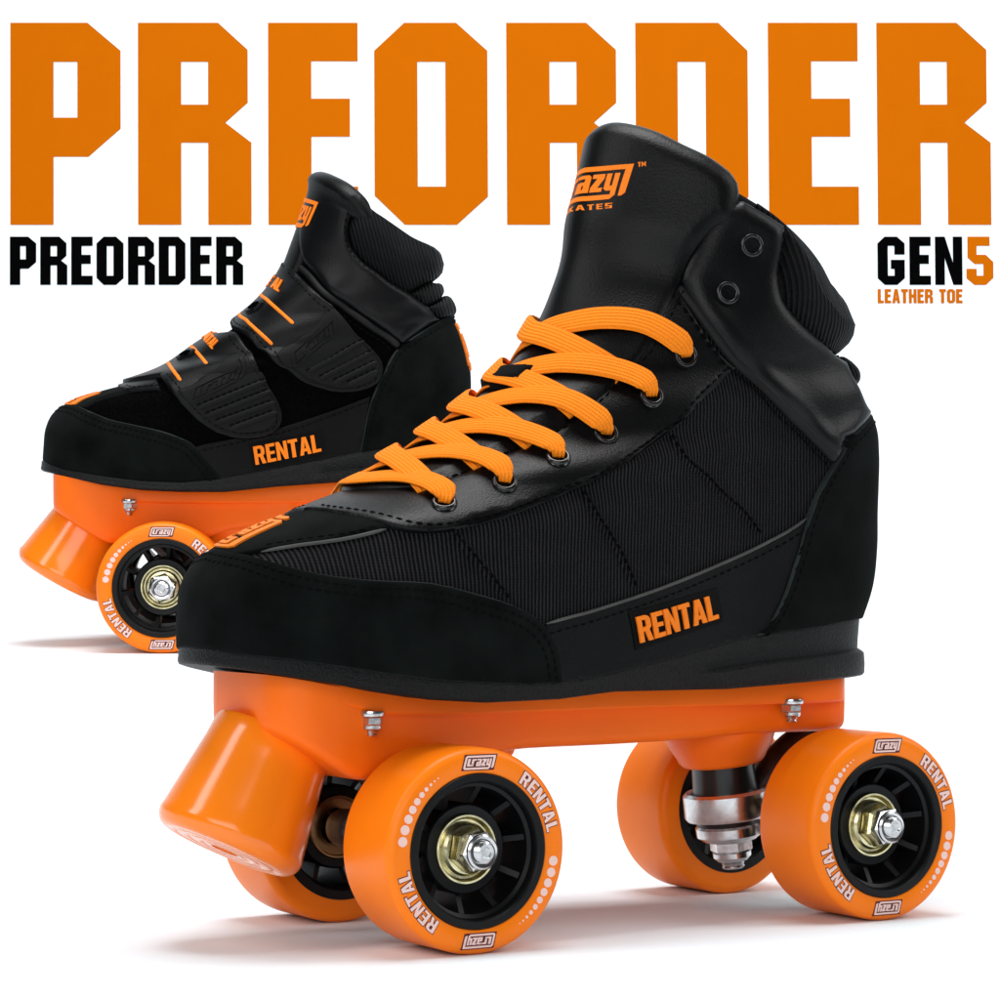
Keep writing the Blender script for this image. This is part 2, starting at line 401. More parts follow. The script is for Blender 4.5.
# lettering standing 2 mm proud on the backdrop wall
def wall_pt(px, py):
    d = ray(px, py); t = WALL/(d@np.array(fh))
    p = CAM+d*t
    v = Vector(p)-C0
    return v.dot(rh), p[2]
_w0 = wall_pt(0, 0); _w1 = wall_pt(1000, 0); _w2 = wall_pt(0, 320)
def wall_map(px, py):
    a = px/1000; b = py/320
    return (_w0[0]+(_w1[0]-_w0[0])*a+(_w2[0]-_w0[0])*b, _w0[1]+(_w1[1]-_w0[1])*a+(_w2[1]-_w0[1])*b)
def wall_word(name, label, letters, mat, cat='lettering'):
    """letters: list of (polys, placement fn)"""
    c = wall_map(*letters[0][2]); base = C0+fh*(WALL-0.0002)+rh*c[0]; base.z = c[1]
    root = bpy.data.objects.new(name, None); COL.objects.link(root)
    root.location = base; root.rotation_euler = (0, 0, -YAW); root['label'] = label; root['category'] = cat
    for polys, fn, _, m in letters:
        mb = MB()
        for o, hs in polys:
            V, F = fill(o, hs)
            def to3(h):
                out = []
                for p in V:
                    q = wall_map(*fn(p[0], p[1])); out.append((q[0]-c[0], -h, q[1]-c[1]))
                return out
            slab(mb, V, F, to3(0.0004), to3(-0.0001), flip=False)
        ob = mb.build('letter', m or mat, root, smooth=False)
        sharp(ob)
def block_letters(txt, x0s, y0, sc, sy=None, mats=None):
    out = []
    for i, (ch, x0) in enumerate(zip(txt, x0s)):
        sx = sc if not isinstance(sc, list) else sc[i]
        ssy = sy or sc
        out.append((BLOCK[ch][1], (lambda X, Y, x0=x0, sx=sx, ssy=ssy: (x0+X*sx, y0+Y*ssy)), (x0, y0), mats[i] if mats else None))
    return out
wall_word('headline_lettering', 'huge orange block word PREORDER across the top of the white backdrop',
          block_letters('PREORDER', [10.5, 138, 268, 374, 506, 635, 767.5, 876], 23, 1.0), 'print_orange')
k_ = 48/202
wall_word('subtitle_lettering', 'small black block word PREORDER on the backdrop left of the small skate',
          block_letters('PREORDER', [10+(x-10.5)*k_ for x in (10.5, 138, 268, 374, 506, 635, 767.5, 876)], 237, k_), 'print_and_hole_shade')
wall_word('version_lettering', 'black GEN with orange 5 on the backdrop right of the tall boot',
          block_letters('GEN5', [875.2, 907, 932.6, 963.8], 237, [0.237, 0.237, 0.237, 0.234], k_, [None, None, None, 'print_orange']), 'print_and_hole_shade')
lw = 14/202
xs_ = []; x_ = 875.0
wid = {'L': 84, 'E': 90, 'A': 112, 'T': 94, 'H': 106, 'R': 113, 'O': 113}
txt_ = 'LEATHER TOE'; tot = sum(wid.get(c, 60) for c in txt_)+14*(len(txt_)-1)
sc_ = 84.5/tot; lets = []
for c in txt_:
    if c != ' ': lets.append((BLOCK[c][1], (lambda X, Y, x0=x_: (x0+X*sc_, 289.3+Y*lw)), (x_, 289.3), None))
    x_ += (wid.get(c, 60)+14)*sc_
wall_word('caption_lettering', 'tiny orange words LEATHER TOE below the black GEN on the backdrop', lets, 'print_orange')

# ------------------------------------------------------------------ boot surface
def cr_interp(arr, t):
    """arr: (K, ...) keys at integer t, Catmull-Rom."""
    K = len(arr); t = min(max(t, 0.0), K-1.0); i = min(int(t), K-2); u = t-i
    p1, p2 = arr[i], arr[i+1]
    p0 = arr[i-1] if i > 0 else 2*p1-p2
    p3 = arr[i+2] if i+2 < K else 2*p2-p1
    return 0.5*(2*p1+(p2-p0)*u+(2*p0-5*p1+4*p2-p3)*u*u+(3*p1-p0-3*p2+p3)*u**3)
class Boot:
    NS = 120; TSUB = 10
    def __init__(b, keys, sag, root_mtx, wscale=1.0, tmax=14):
        b.mtx = root_mtx; b.inv = root_mtx.inverted(); b.tmax = tmax
        K = len(keys); NS = b.NS
        cont = []; FH = []
        for F, H, ctrl in keys:
            L = math.hypot(H[0]-F[0], H[1]-F[1])
            P = [np.array([a*L, w*wscale]) for a, w in ctrl]
            P = [np.array([P[1][0], -P[1][1]])]+P+[np.array([P[-2][0], -P[-2][1]])]
            pts = []
            for i in range(1, len(P)-2):
                p0, p1, p2, p3 = P[i-1], P[i], P[i+1], P[i+2]
                d = lambda a, c: max(1e-6, np.linalg.norm(c-a))**0.5
                t0 = 0; t1 = d(p0, p1); t2 = t1+d(p1, p2); t3 = t2+d(p2, p3)
                for k in range(24):
                    t = t1+(t2-t1)*k/24
                    A1 = (t1-t)/(t1-t0)*p0+(t-t0)/(t1-t0)*p1; A2 = (t2-t)/(t2-t1)*p1+(t-t1)/(t2-t1)*p2
                    A3 = (t3-t)/(t3-t2)*p2+(t-t2)/(t3-t2)*p3
                    B1 = (t2-t)/(t2-t0)*A1+(t-t0)/(t2-t0)*A2; B2 = (t3-t)/(t3-t1)*A2+(t-t1)/(t3-t1)*A3
                    pts.append((t2-t)/(t2-t1)*B1+(t-t1)/(t2-t1)*B2)
            pts.append(P[-2]); pts = np.array(pts)
            s = np.concatenate([[0], np.cumsum(np.linalg.norm(np.diff(pts, axis=0), axis=1))]); s /= s[-1]
            q = np.linspace(0, 1, NS+1)
            cont.append(np.stack([np.interp(q, s, pts[:, 0]), np.interp(q, s, pts[:, 1])], 1)); FH.append((*F, *H))
        cont = np.array(cont); FH = np.array(FH, float)
        b.T = (K-1)*b.TSUB+1; G = np.zeros((b.T, NS+1, 3))
        for i in range(b.T):
            t = i/b.TSUB
            c = cr_interp(cont, t); fx, fz, hx, hz = cr_interp(FH, t)
            L = math.hypot(hx-fx, hz-fz); ax, az = (hx-fx)/L, (hz-fz)/L
            x = fx+ax*c[:, 0]; z = fz+az*c[:, 0]; y = -np.maximum(c[:, 1], 0)
            w = max(0, 1-t/5)
            line = fz+(hz-fz)*(x-fx)/(hx-fx)
            z = z+w*(np.interp(x, sag[0], sag[1])-np.interp(x, [fx, hx], [sag[1][0], sag[1][-1]]))
            G[i] = np.stack([x, y, z], 1)*MM
        b.G = G
        ds = np.gradient(G, axis=1); dt = np.gradient(G, axis=0)
        N = np.cross(ds, dt); 
        N[:, 0, 1] = 0; N[:, -1, 1] = 0
        # ends of a section: use neighbours
        N[:, 0] = N[:, 1]*[1, 0, 1]; N[:, -1] = N[:, -2]*[1, 0, 1]
        N /= np.linalg.norm(N, axis=2, keepdims=True)+1e-12
        if N[b.T//3, NS//2, 1] > 0: N = -N
        b.N = N
        nt_ = b.tmax*b.TSUB+1
        vs = []; st = []; fs = []
        for side in (1, -1):
            o = len(vs)
            for i in range(b.T):
                for j in range(NS+1):
                    p = G[i, j]; vs.append(Vector((p[0], p[1]*side, p[2]))); st.append((side*j/NS, i/b.TSUB))
            for i in range(nt_-1):
                for j in range(NS):
                    a = o+i*(NS+1)+j
                    fs += [(a, a+1, a+NS+2), (a, a+NS+2, a+NS+1)]
        b.bv, b.bst, b.bf = vs, st, fs
        b.tree = BVHTree.FromPolygons(vs, fs)
    def ev(b, s, t, h=0.0):
        """vectorised: signed s, key-index t, height h (m) -> positions"""
        s = np.atleast_1d(np.asarray(s, float)); t = np.atleast_1d(np.asarray(t, float)); h = np.broadcast_to(h, s.shape); s = np.where(s > 1, s-2.0, s)
        sg = np.where(s < 0, -1.0, 1.0); a = np.clip(np.abs(s), 0, 1)*b.NS; c = np.clip(t*b.TSUB, 0, b.T-1)
        j = np.minimum(a.astype(int), b.NS-1); i = np.minimum(c.astype(int), b.T-2); u = (a-j)[:, None]; v = (c-i)[:, None]
        bl = lambda A: (A[i, j]*(1-u)+A[i, j+1]*u)*(1-v)+(A[i+1, j]*(1-u)+A[i+1, j+1]*u)*v
        P = bl(b.G); N = bl(b.N); N /= np.linalg.norm(N, axis=1, keepdims=True)+1e-12
        P = P+N*h[:, None]
        P[:, 1] *= sg
        return P
    def nrm(b, s, t):
        p = b.ev([s], [t], 0.0)[0]; q = b.ev([s], [t], 0.001)[0]
        n = Vector(q-p); return n.normalized()
    hoff = 0.0
    def pix(b, s_, t_, h):
        P = np.array(b.mtx @ Vector(b.ev([s_], [t_], h)[0])); d = P-CAM; z = d@fw
        return np.array([500+FPX*(d@rt)/z, 500-FPX*(d@upv)/z])
    def st(b, px, py):
        if not b.hoff: return b.st1(px, py)
        q = np.array([px, py], float); best = None
        for k in range(5):
            r = b.st1(*q)
            if r is None: return best
            e = np.array([px, py])-b.pix(r[0], r[1], b.hoff)
            if best is None or np.linalg.norm(e) < be: best, be = r, np.linalg.norm(e)
            q = q+e*0.8
        return best
    def st1(b, px, py):
        # photo point -> boot surface; points just outside the outline take the nearest point on it
        for k in range(0, 120):
            rr = 0.0 if k == 0 else 0.35*k
            for a in ([0.0] if k == 0 else [2*math.pi*i/16 for i in range(16)]):
                q = b.st0(px+rr*math.cos(a), py+rr*math.sin(a))
                if q is not None: return q
        return None
    def st0(b, px, py):
        o = b.inv @ Vector(CAM); d = (b.inv.to_3x3() @ Vector(ray(px, py))).normalized()
        hit, n, idx, dist = b.tree.ray_cast(o, d)
        if hit is None: return None
        f = b.bf[idx]
        r = barycentric_transform(hit, b.bv[f[0]], b.bv[f[1]], b.bv[f[2]], *[Vector((*b.bst[k], 0)) for k in f])
        return np.array([r.x, r.y])
    def line(b, pts, step=4):
        """polyline of photo points / ('st', s, t) -> smooth list of (s,t)"""
        raw = []
        for p in pts:
            if p[0] == 'st': raw.append(np.array(p[1:], float))
            else:
                q = b.st(*p)
                if q is None or (q[0] < 0.006 and len(pts) > 2):
                    continue
                raw.append(q)
        return catmull([r*np.array([60, 4.0]) for r in raw], 1.0) if len(raw) > 2 else [r*np.array([60, 4.0]) for r in raw]
    def poly(b, *lines):
        out = []
        for l in lines:
            for p in b.line(l):
                q = np.array(p)/np.array([60, 4.0])
                if not out or np.linalg.norm((q-out[-1])*[60, 4]) > 0.15: out.append(q)
        if np.linalg.norm((out[0]-out[-1])*[60, 4]) < 0.15: out.pop()
        return out
SCL = np.array([60.0, 4.0])   # rough equal-length scaling of (s, t)
def dense(poly, closed=True):
    return [q/SCL for q in resample([p*SCL for p in poly], 0.5, closed)]
def sym(poly):
    """lateral outline that starts and ends on the centre line -> outline over both sides"""
    return list(poly)+[np.array([-p[0], p[1]]) for p in reversed(poly) if abs(p[0]) > 1e-4 and abs(abs(p[0])-1) > 1e-4]
def symh(poly):
    # same about the back line (s = 1); s runs on past 1 over the far side
    return list(poly)+[np.array([2-p[0], p[1]]) for p in reversed(poly) if abs(p[0]-1) > 1e-4]
def panel(boot, mb, poly, H, edge, mi=0, edge_mi=None, mirror=False, h0=-0.0003, base=0.0, hf=None, grid=(0.0125, 0.16), side_only=False):
    """leather piece lying on the boot: outline in (s,t), thickness H (m), rounded edge width 'edge' (m)"""
    B = dense(poly)
    Bp = np.array(B)
    n = len(B)
    # metric at boundary
    P3 = boot.ev(Bp[:, 0], Bp[:, 1], base)
    e_s = 1e-3; e_t = 1e-2
    Ls = np.linalg.norm(boot.ev(Bp[:, 0]+e_s, Bp[:, 1])-boot.ev(Bp[:, 0]-e_s, Bp[:, 1]), axis=1)/(2*e_s)+1e-6
    Lt = np.linalg.norm(boot.ev(Bp[:, 0], Bp[:, 1]+e_t)-boot.ev(Bp[:, 0], Bp[:, 1]-e_t), axis=1)/(2*e_t)+1e-6
    Ls = np.clip(Ls, 0.06, 0.6); Lt = np.clip(Lt, 0.003, 0.05)
    tan = np.roll(Bp, -1, 0)-np.roll(Bp, 1, 0)
    tm = tan*np.stack([Ls, Lt], 1); tm /= np.linalg.norm(tm, axis=1, keepdims=True)+1e-12
    area = np.sum(Bp[:, 0]*np.roll(Bp[:, 1], -1)-np.roll(Bp[:, 0], -1)*Bp[:, 1])
    nin = np.stack([-tm[:, 1], tm[:, 0]], 1)*(1 if area > 0 else -1)
    pts = []
    RG = (0.22, 0.6, 1.05, 1.8) if edge < 0.003 else (0.05, 0.14, 0.27, 0.42, 0.6, 0.8, 1.05, 1.5)
    for off in [edge*q for q in RG]:
        q = Bp+nin*off/np.stack([Ls, Lt], 1)
        pts.append(q)
    ring = np.concatenate(pts); offs = np.repeat([edge*q for q in RG], n)
    ok = inside_mask(ring, Bp)
    ring, offs = ring[ok], offs[ok]
    R3 = boot.ev(ring[:, 0], ring[:, 1], base)
    dmin = np.array([np.min(np.linalg.norm(P3-r, axis=1)) for r in R3])
    keep = dmin > offs*0.8; ring = ring[keep]
    s0, s1 = Bp[:, 0].min(), Bp[:, 0].max(); t0, t1 = Bp[:, 1].min(), Bp[:, 1].max()
    gx, gy = np.meshgrid(np.arange(s0, s1, grid[0])+grid[0]*0.37, np.arange(t0, t1, grid[1])+grid[1]*0.41)
    g = np.stack([gx.ravel(), gy.ravel()], 1); g = g[inside_mask(g, Bp)]
    if len(g):
        G3 = boot.ev(g[:, 0], g[:, 1], base)
        dg = np.array([np.min(np.linalg.norm(P3-r, axis=1)) for r in G3])
        g = g[dg > edge*(RG[-1]+0.15)]
    ex = np.concatenate([ring, g]) if len(g) else ring
    V, F = fill(Bp*SCL, (), ex*SCL); V = V/SCL
    V3 = boot.ev(V[:, 0], V[:, 1], base)
    d = np.array([np.min(np.linalg.norm(P3-r, axis=1)) for r in V3])
    u = np.clip(d/edge, 0, 1)
    h = base+h0+(H-h0)*(np.sin(u*math.pi/2) if edge > 0.008 else np.sqrt(np.clip(1-(1-u)**2, 0, 1)))
    if hf is not None: h = h+hf(V, d)
    T = boot.ev(V[:, 0], V[:, 1], h)
    tri = F.tolist()
    # outward winding: (s,t) increasing is outward on the lateral side for this parametrisation
    flip = boot_flip(boot)
    for m in ((1, -1) if mirror else (1,)):
        TT = T.copy(); TT[:, 1] *= m
        fl = flip if m == 1 else (not flip)
        mb.add(TT, [tuple(f[::-1]) if fl else tuple(f) for f in tri], mi)
        if edge_mi is not None:
            cnt = len(mb.f)-len(tri)
            for k, f in enumerate(tri):
                if max(d[i] for i in f) < edge*1.0: mb.mi[cnt+k] = edge_mi
    return B
def boot_flip(boot):
    if not hasattr(boot, '_fl'):
        p = boot.ev([0.5, 0.51, 0.5], [4, 4, 4.1]); n = np.cross(p[1]-p[0], p[2]-p[0])
        boot._fl = bool(n[1] > 0)
    return boot._fl
def stitches(boot, mb, path, h, mi, dash=2.1, gap=1.1, w=0.55, mirror=True, thick=0.35):
    """path: (s,t) polyline; thread dashes lying on the surface (mm)."""
    P = np.array(path); P3 = boot.ev(P[:, 0], P[:, 1], h)
    L = np.concatenate([[0], np.cumsum(np.linalg.norm(np.diff(P3, axis=0), axis=1))])*1000
    d = 0.6
    while d+dash < L[-1]:
        if np.interp(d, L, P[:, 1]) > boot.tmax-0.25 or np.interp(d, L, P[:, 1]) < 0: d += dash+gap; continue
        ss = []
        for q in (d, d+dash*0.5, d+dash):
            ss.append((np.interp(q, L, P[:, 0]), np.interp(q, L, P[:, 1])))
        a, c, e = [Vector(boot.ev([x], [y], h)[0]) for x, y in ss]
        n = boot.nrm(*ss[1]); t = (e-a).normalized(); sd = n.cross(t).normalized()*w*MM*0.5
        up = n*thick*MM
        vs = [a-sd-up, a+sd-up, e+sd-up, e-sd-up, a-sd*0.5+up*0.3, a+sd*0.5+up*0.3, e+sd*0.5+up*0.3, e-sd*0.5+up*0.3, c-sd+up, c+sd+up]
        fs = [(0, 1, 5, 4), (2, 3, 7, 6), (4, 5, 9, 8), (8, 9, 6, 7), (0, 4, 8, 7, 3), (1, 2, 6, 9, 5)]
        for m in ((1, -1) if mirror else (1,)):
            vv = [(v.x, v.y*m, v.z) for v in vs]
            mb.add(vv, fs if m == 1 else [f[::-1] for f in fs], mi)
        d += dash+gap
def inset(boot, poly, dist, closed=True):
    """offset an (s,t) outline inwards by dist (m)."""
    B = np.array(dense(poly, closed)); e_s = 1e-3; e_t = 1e-2
    Ls = np.linalg.norm(boot.ev(B[:, 0]+e_s, B[:, 1])-boot.ev(B[:, 0]-e_s, B[:, 1]), axis=1)/(2*e_s)
    Lt = np.linalg.norm(boot.ev(B[:, 0], B[:, 1]+e_t)-boot.ev(B[:, 0], B[:, 1]-e_t), axis=1)/(2*e_t)
    Ls = np.clip(Ls, 0.06, 0.6); Lt = np.clip(Lt, 0.003, 0.05)
    tan = np.gradient(B, axis=0)
    tm = tan*np.stack([Ls, Lt], 1); tm /= np.linalg.norm(tm, axis=1, keepdims=True)+1e-12
    nin = np.stack([-tm[:, 1], tm[:, 0]], 1)
    return B+nin*dist/np.stack([Ls, Lt], 1)
def cord(boot, mb, path, h, w, th, mi=0, mirror=True):
    """raised piping along an (s,t) path: width w, height th (m)"""
    P = np.array(dense(path, False)); P3 = boot.ev(P[:, 0], P[:, 1], h)
    for m in ((1, -1) if mirror else (1,)):
        vs = []; K = 7
        for i in range(len(P)):
            t = Vector(P3[min(i+1, len(P)-1)]-P3[max(i-1, 0)]).normalized(); n = boot.nrm(*P[i]); s = n.cross(t).normalized()
            end = min(1, min(i, len(P)-1-i)/2+0.35)
            for k in range(K):
                a = math.pi*k/(K-1)
                q = Vector(P3[i])+s*math.cos(a)*w*0.5*end+n*(math.sin(a)*th*end-0.0004)
                vs.append((q.x, q.y*m, q.z))
        fs = [(i*K+k, i*K+k+1, (i+1)*K+k+1, (i+1)*K+k) for i in range(len(P)-1) for k in range(K-1)]
        if m == -1: fs = [f[::-1] for f in fs]
        mb.add(vs, fs, mi)
def affine_from(boot, anchors, uv):
    """least-squares affine glyph coords -> (s,t) from photo anchor points"""
    A = []; B = []
    for p, q in zip(anchors, uv):
        r = np.array(p[1:], float) if p[0] == 'st' else boot.st(*p)
        if r is None: print('ANCHOR MISS', p); continue
        A.append([q[0], q[1], 1]); B.append(r)
    X = np.linalg.lstsq(np.array(A), np.array(B), rcond=None)[0]
    return lambda P: np.c_[np.asarray(P, float), np.ones(len(P))] @ X
def px_map(boot, uv, px):
    """glyph coords -> photo points (affine) -> boot (s,t)"""
    X = np.linalg.lstsq(np.c_[np.array(uv, float), np.ones(len(uv))], np.array(px, float), rcond=None)[0]
    def f(P):
        Q = np.c_[np.asarray(P, float), np.ones(len(P))] @ X
        return np.array([boot.st(*q) for q in Q])
    return f
def px_line(a, c, n=9): return [(a[0]+(c[0]-a[0])*k/n, a[1]+(c[1]-a[1])*k/n) for k in range(n+1)]
def decal(boot, mb, polys, mp, h, th, mi=0, step=None):
    for o, hs in polys:
        st_ = step or 4.0
        o2 = resample(o, st_); h2 = [resample(x, st_) for x in hs]
        V, F = fill(np.array(o2), [np.array(x) for x in h2])
        Q = mp(V)
        top = boot.ev(Q[:, 0], Q[:, 1], h+th); bot = boot.ev(Q[:, 0], Q[:, 1], h-0.0003)
        # orientation
        a = Q[F[0]]; ar = (a[1, 0]-a[0, 0])*(a[2, 1]-a[0, 1])-(a[2, 0]-a[0, 0])*(a[1, 1]-a[0, 1])
        fl = boot_flip(boot) ^ (ar < 0)
        slab(mb, V, F, top, bot, mi, flip=fl, flat=True)
def base_mesh(boot, root, mat):
    mb = MB(); NS = boot.NS; nt_ = boot.tmax*boot.TSUB+1
    ring = lambda i, off: [Vector((*p,)) for p in full_ring(boot, i, off)]
    rows = [full_ring(boot, i, 0.0) for i in range(0, nt_, 2)]
    n = len(rows[0]); nshell = len(rows)
    top = nt_-1
    rows += [full_ring(boot, top, -0.0015, dz=0.0022), full_ring(boot, top, -0.0045, dz=0.0025), full_ring(boot, top, -0.007, dz=0.0)]
    for i in range(top-10, int(nt_*0.30), -10): rows.append(full_ring(boot, i, -0.007))
    vs = [v for r in rows for v in r]; fs = []; mi = []
    for i in range(len(rows)-1):
        for k in range(n):
            k2 = (k+1) % n; fs.append((i*n+k, i*n+k2, (i+1)*n+k2, (i+1)*n+k))
            mi.append(0 if i < nshell-1 else 1)
    o = mb.add(vs, fs); mb.mi = mi
    fl = not boot_flip(boot)
    last = (len(rows)-1)*n
    mb.f.append(tuple(range(last, last+n))); mb.mi.append(1)
    mb.f.append(tuple(range(n))[::-1]); mb.mi.append(1)
    ob = mb.build('upper', [mat, 'lining'], root)
    import bmesh
    bm = bmesh.new(); bm.from_mesh(ob.data); bmesh.ops.recalc_face_normals(bm, faces=bm.faces); bm.to_mesh(ob.data); bm.free()
    return ob
def full_ring(boot, i, off, dz=0.0):
    G = boot.G[i]+boot.N[i]*off; G = G+np.array([0, 0, dz])
    L = [tuple(p) for p in G]; Rr = [(p[0], -p[1], p[2]) for p in G[1:-1][::-1]]
    return L+Rr
def make_sole(boot, root, zb, lip_x, ztop_off=0.0008, flange=1.0):
    """rubber cupsole under the boot: outline from the feather line, bottom height zb(x) in mm"""
    G = boot.G[0]; mb = MB()
    P = [np.array(p) for p in G]+[np.array([p[0], -p[1], p[2]]) for p in G[1:-1][::-1]]
    n = len(P); P = np.array(P)
    tan = np.roll(P, -1, 0)-np.roll(P, 1, 0); nm = np.stack([tan[:, 1], -tan[:, 0]], 1); nm /= np.linalg.norm(nm, axis=1, keepdims=True)
    cen = P[:, :2].mean(0)
    if np.sum(nm*(P[:, :2]-cen)) < 0: nm = -nm
    zt = P[:, 2]+ztop_off; zbv = np.interp(P[:, 0]*1000, zb[0], zb[1])*MM
    lip = np.clip((P[:, 0]*1000-lip_x)/8, 0, 1)
    rows = []
    def row(off, f, dz=0.0): 
        o = off*MM
        rows.append(np.c_[P[:, :2]+nm*np.reshape(o, (-1, 1)) if np.ndim(o) else P[:, :2]+nm*o, zbv+(zt-zbv)*f+dz*MM])
    fl = flange
    one = np.ones(n)
    row(-4, 1); row(fl*0.3, 1, 0.2); row(fl*0.85, 1, -0.2); row(fl*1.15, 1, -0.9)
    row(fl*1.2*one-lip*0.6, 0.62); row(fl*1.25*one-lip*0.8, 0.46); row(fl*1.3*one+lip*0.5, 0.42); row(fl*1.35*one+lip*1.3, 0.385); row(fl*1.35*one+lip*1.6, 0.2)
    row(fl*1.3*one+lip*1.5, 0, 0.9); row(fl*1.0*one+lip*1.2, 0, 0.25); row(fl*0.3*one+lip*0.6, 0, 0.0); row(-8, 0)
    vs = np.concatenate(rows); m = len(rows); fs = []
    for i in range(m-1):
        for k in range(n):
            k2 = (k+1) % n; fs.append((i*n+k, (i+1)*n+k, (i+1)*n+k2, i*n+k2))
    mb.add(vs, fs)
    half = boot.NS
    b = (m-1)*n
    for k in range(half):      # bottom strip between the two sides
        a1, a2 = b+k, b+k+1; c1, c2 = b+(n-k) % n, b+(n-k-1) % n
        f = [a1, a2, c2, c1]; f = list(dict.fromkeys(f))
        if len(f) > 2: mb.f.append(tuple(f)); mb.mi.append(0)
    o = mb.build('sole', 'rubber', root); sharp(o, 50)
    return o

# ------------------------------------------------------------------ skate hardware
R_W = 0.031; W_W = 0.0304; R_HUB = 0.02346
def make_wheel(root, x, side, T, proto=None):
    """wheel with its outer face towards side*Y"""
    rot = 0 if side < 0 else math.pi
    if proto:
        w = proto.copy(); COL.objects.link(w); w.parent = root; w.location = (x, side*T/2, R_W); w.rotation_euler = (0, 0, rot)
        for c in proto.children:
            k = c.copy(); COL.objects.link(k); k.parent = w
        return w
    Y = Matrix.Rotation(math.radians(-90), 4, 'X')        # axis +Z -> +Y
    mb = MB(); r, w, rc = R_W, W_W, 0.0029
    prof = [(R_HUB, 0.0004), (R_HUB+0.0006, 0.0), (r-rc-0.001, 0.0)]
    prof += [(r-rc+rc*math.sin(a), rc-rc*math.cos(a)) for a in [math.pi/2*k/8 for k in range(1, 9)]]
    prof += [(r, w*0.3), (r, w*0.5), (r, w*0.7)]
    prof += [(r-rc+rc*math.cos(a), w-rc+rc*math.sin(a)) for a in [math.pi/2*k/8 for k in range(0, 9)]]
    prof += [(r-rc-0.001, w), (R_HUB, w)]
    lathe(mb, prof, Y, 160, closed=True)
    wh = mb.build('wheel', 'tyre', root); sharp(wh, 40)
    wh.location = (x, side*T/2, R_W); wh.rotation_euler = (0, 0, rot)
    # hub: rim, boss, spokes
    hb = MB()
    lathe(hb, [(R_HUB, 0.0002), (R_HUB-0.0004, -0.0003), (0.0212, -0.0003), (0.0207, 0.0002), (0.0204, 0.0012), (0.0203, 0.0032), (0.0192, 0.0038), (0.0190, 0.008), (0.0188, w-0.004), (0.0200, w-0.0005), (0.0205, w+0.0002), (R_HUB, w+0.0002)], Y, 120, closed=True)
    lathe(hb, [(0.0106, 0.0085), (0.0132, 0.0082), (0.0137, 0.0088), (0.0138, 0.011), (0.0138, w-0.006), (0.0132, w-0.005), (0.0106, w-0.005)], Y, 96, closed=True)
    for k in range(10):
        a = 2*math.pi*k/10+0.16
        ca, sa = math.cos(a), math.sin(a); u = Vector((ca, 0, sa)); v = Vector((-sa, 0, ca)); t = 0.0009
        vs = []
        for (rr, y) in ((0.0132, 0.0098), (0.0193, 0.0050), (0.0193, w-0.004), (0.0132, w-0.007)):
            for sg in (-1, 1): vs.append(u*rr+v*t*sg+Vector((0, y, 0)))
        hb.add(vs, [(0, 2, 3, 1), (2, 4, 5, 3), (4, 6, 7, 5), (6, 0, 1, 7), (0, 6, 4, 2), (1, 3, 5, 7)], flat=True)
    h = hb.build('hub', 'hub', wh); sharp(h, 35)
    # bearings
    b = MB()
    lathe(b, [(0.0106, 0.0078), (0.0104, 0.0072), (0.0098, 0.0072), (0.0095, 0.0078), (0.0090, 0.0086), (0.0060, 0.0088), (0.0058, 0.012), (0.0106, 0.012)], Y, 80, closed=True)
    lathe(b, [(0.0106, w-0.0045), (0.0102, w-0.004), (0.0096, w-0.004), (0.0092, w-0.0048), (0.0060, w-0.005), (0.0058, w-0.009), (0.0106, w-0.009)], Y, 64, mi=1, closed=True)
    be = b.build('bearing', ['zinc', 'bronze'], wh); sharp(be, 35)
    # flanged lock nut, silver nut and threaded axle end
    nb = MB()
    lathe(nb, [(0.0, 0.0086), (0.0082, 0.0086), (0.0082, 0.0074), (0.0074, 0.0066), (0.0062, 0.0064), (0.0, 0.0064)], Y, 64, mi=0)
    hexnut(nb, Matrix.Translation((0, 0.0068, 0)) @ Matrix.Rotation(math.radians(90), 4, 'X') @ Matrix.Rotation(0.35, 4, 'Z'), 0.0071, 0.0052, mi=0)
    hexnut(nb, Matrix.Translation((0, 0.0018, 0)) @ Matrix.Rotation(math.radians(90), 4, 'X') @ Matrix.Rotation(0.1, 4, 'Z'), 0.0063, 0.0034, mi=1)
    lathe(nb, [(0.0054, -0.0014), (0.0053, -0.0022), (0.0047, -0.0027), (0.0039, -0.0025), (0.0036, -0.0016)], Y, 48, mi=1)
    th = [(0.0, -0.0040), (0.0014, -0.0040), (0.0017, -0.0044), (0.0026, -0.0044)]
    y = -0.0042
    for k in range(5): th += [(0.0033, y+0.0004), (0.0029, y+0.0008)]; y += 0.0008
    lathe(nb, th+[(0.003, 0.006)], Y, 40, mi=1)
    nu = nb.build('axle_nut', ['zinc', 'steel'], wh); sharp(nu, 30)
    # printed lettering and dots on the outer face
    lb = MB()
    def polar(P, a0, r0, sc, cw=True):
        out = []
        for q in P:
            rr = r0+q[1]*sc; an = a0-(q[0]*sc)/(r0+0.0022)
            out.append((rr*math.cos(an), rr*math.sin(an)))
        return np.array(out)
    def put(polys, f, y, mi):
        for o, hs in polys:
            o2 = resample(o, 1.2); V, F = fill(np.array(o2), [np.array(resample(x, 1.2)) for x in hs])
            Q = f(V)
            top = [(q[0], y, q[1]) for q in Q]; bot = [(q[0], 0.0003, q[1]) for q in Q]
            a = Q[F[0]]; ar = (a[1, 0]-a[0, 0])*(a[2, 1]-a[0, 1])-(a[2, 0]-a[0, 0])*(a[1, 1]-a[0, 1])
            slab(lb, V, F, top, bot, mi, flip=ar < 0)
    tw, wl = word('RENTAL', COND, 0.9)
    bold = [(offset_poly(o, 0.42), []) for o, hs in tw]
    lo = logo_polys()
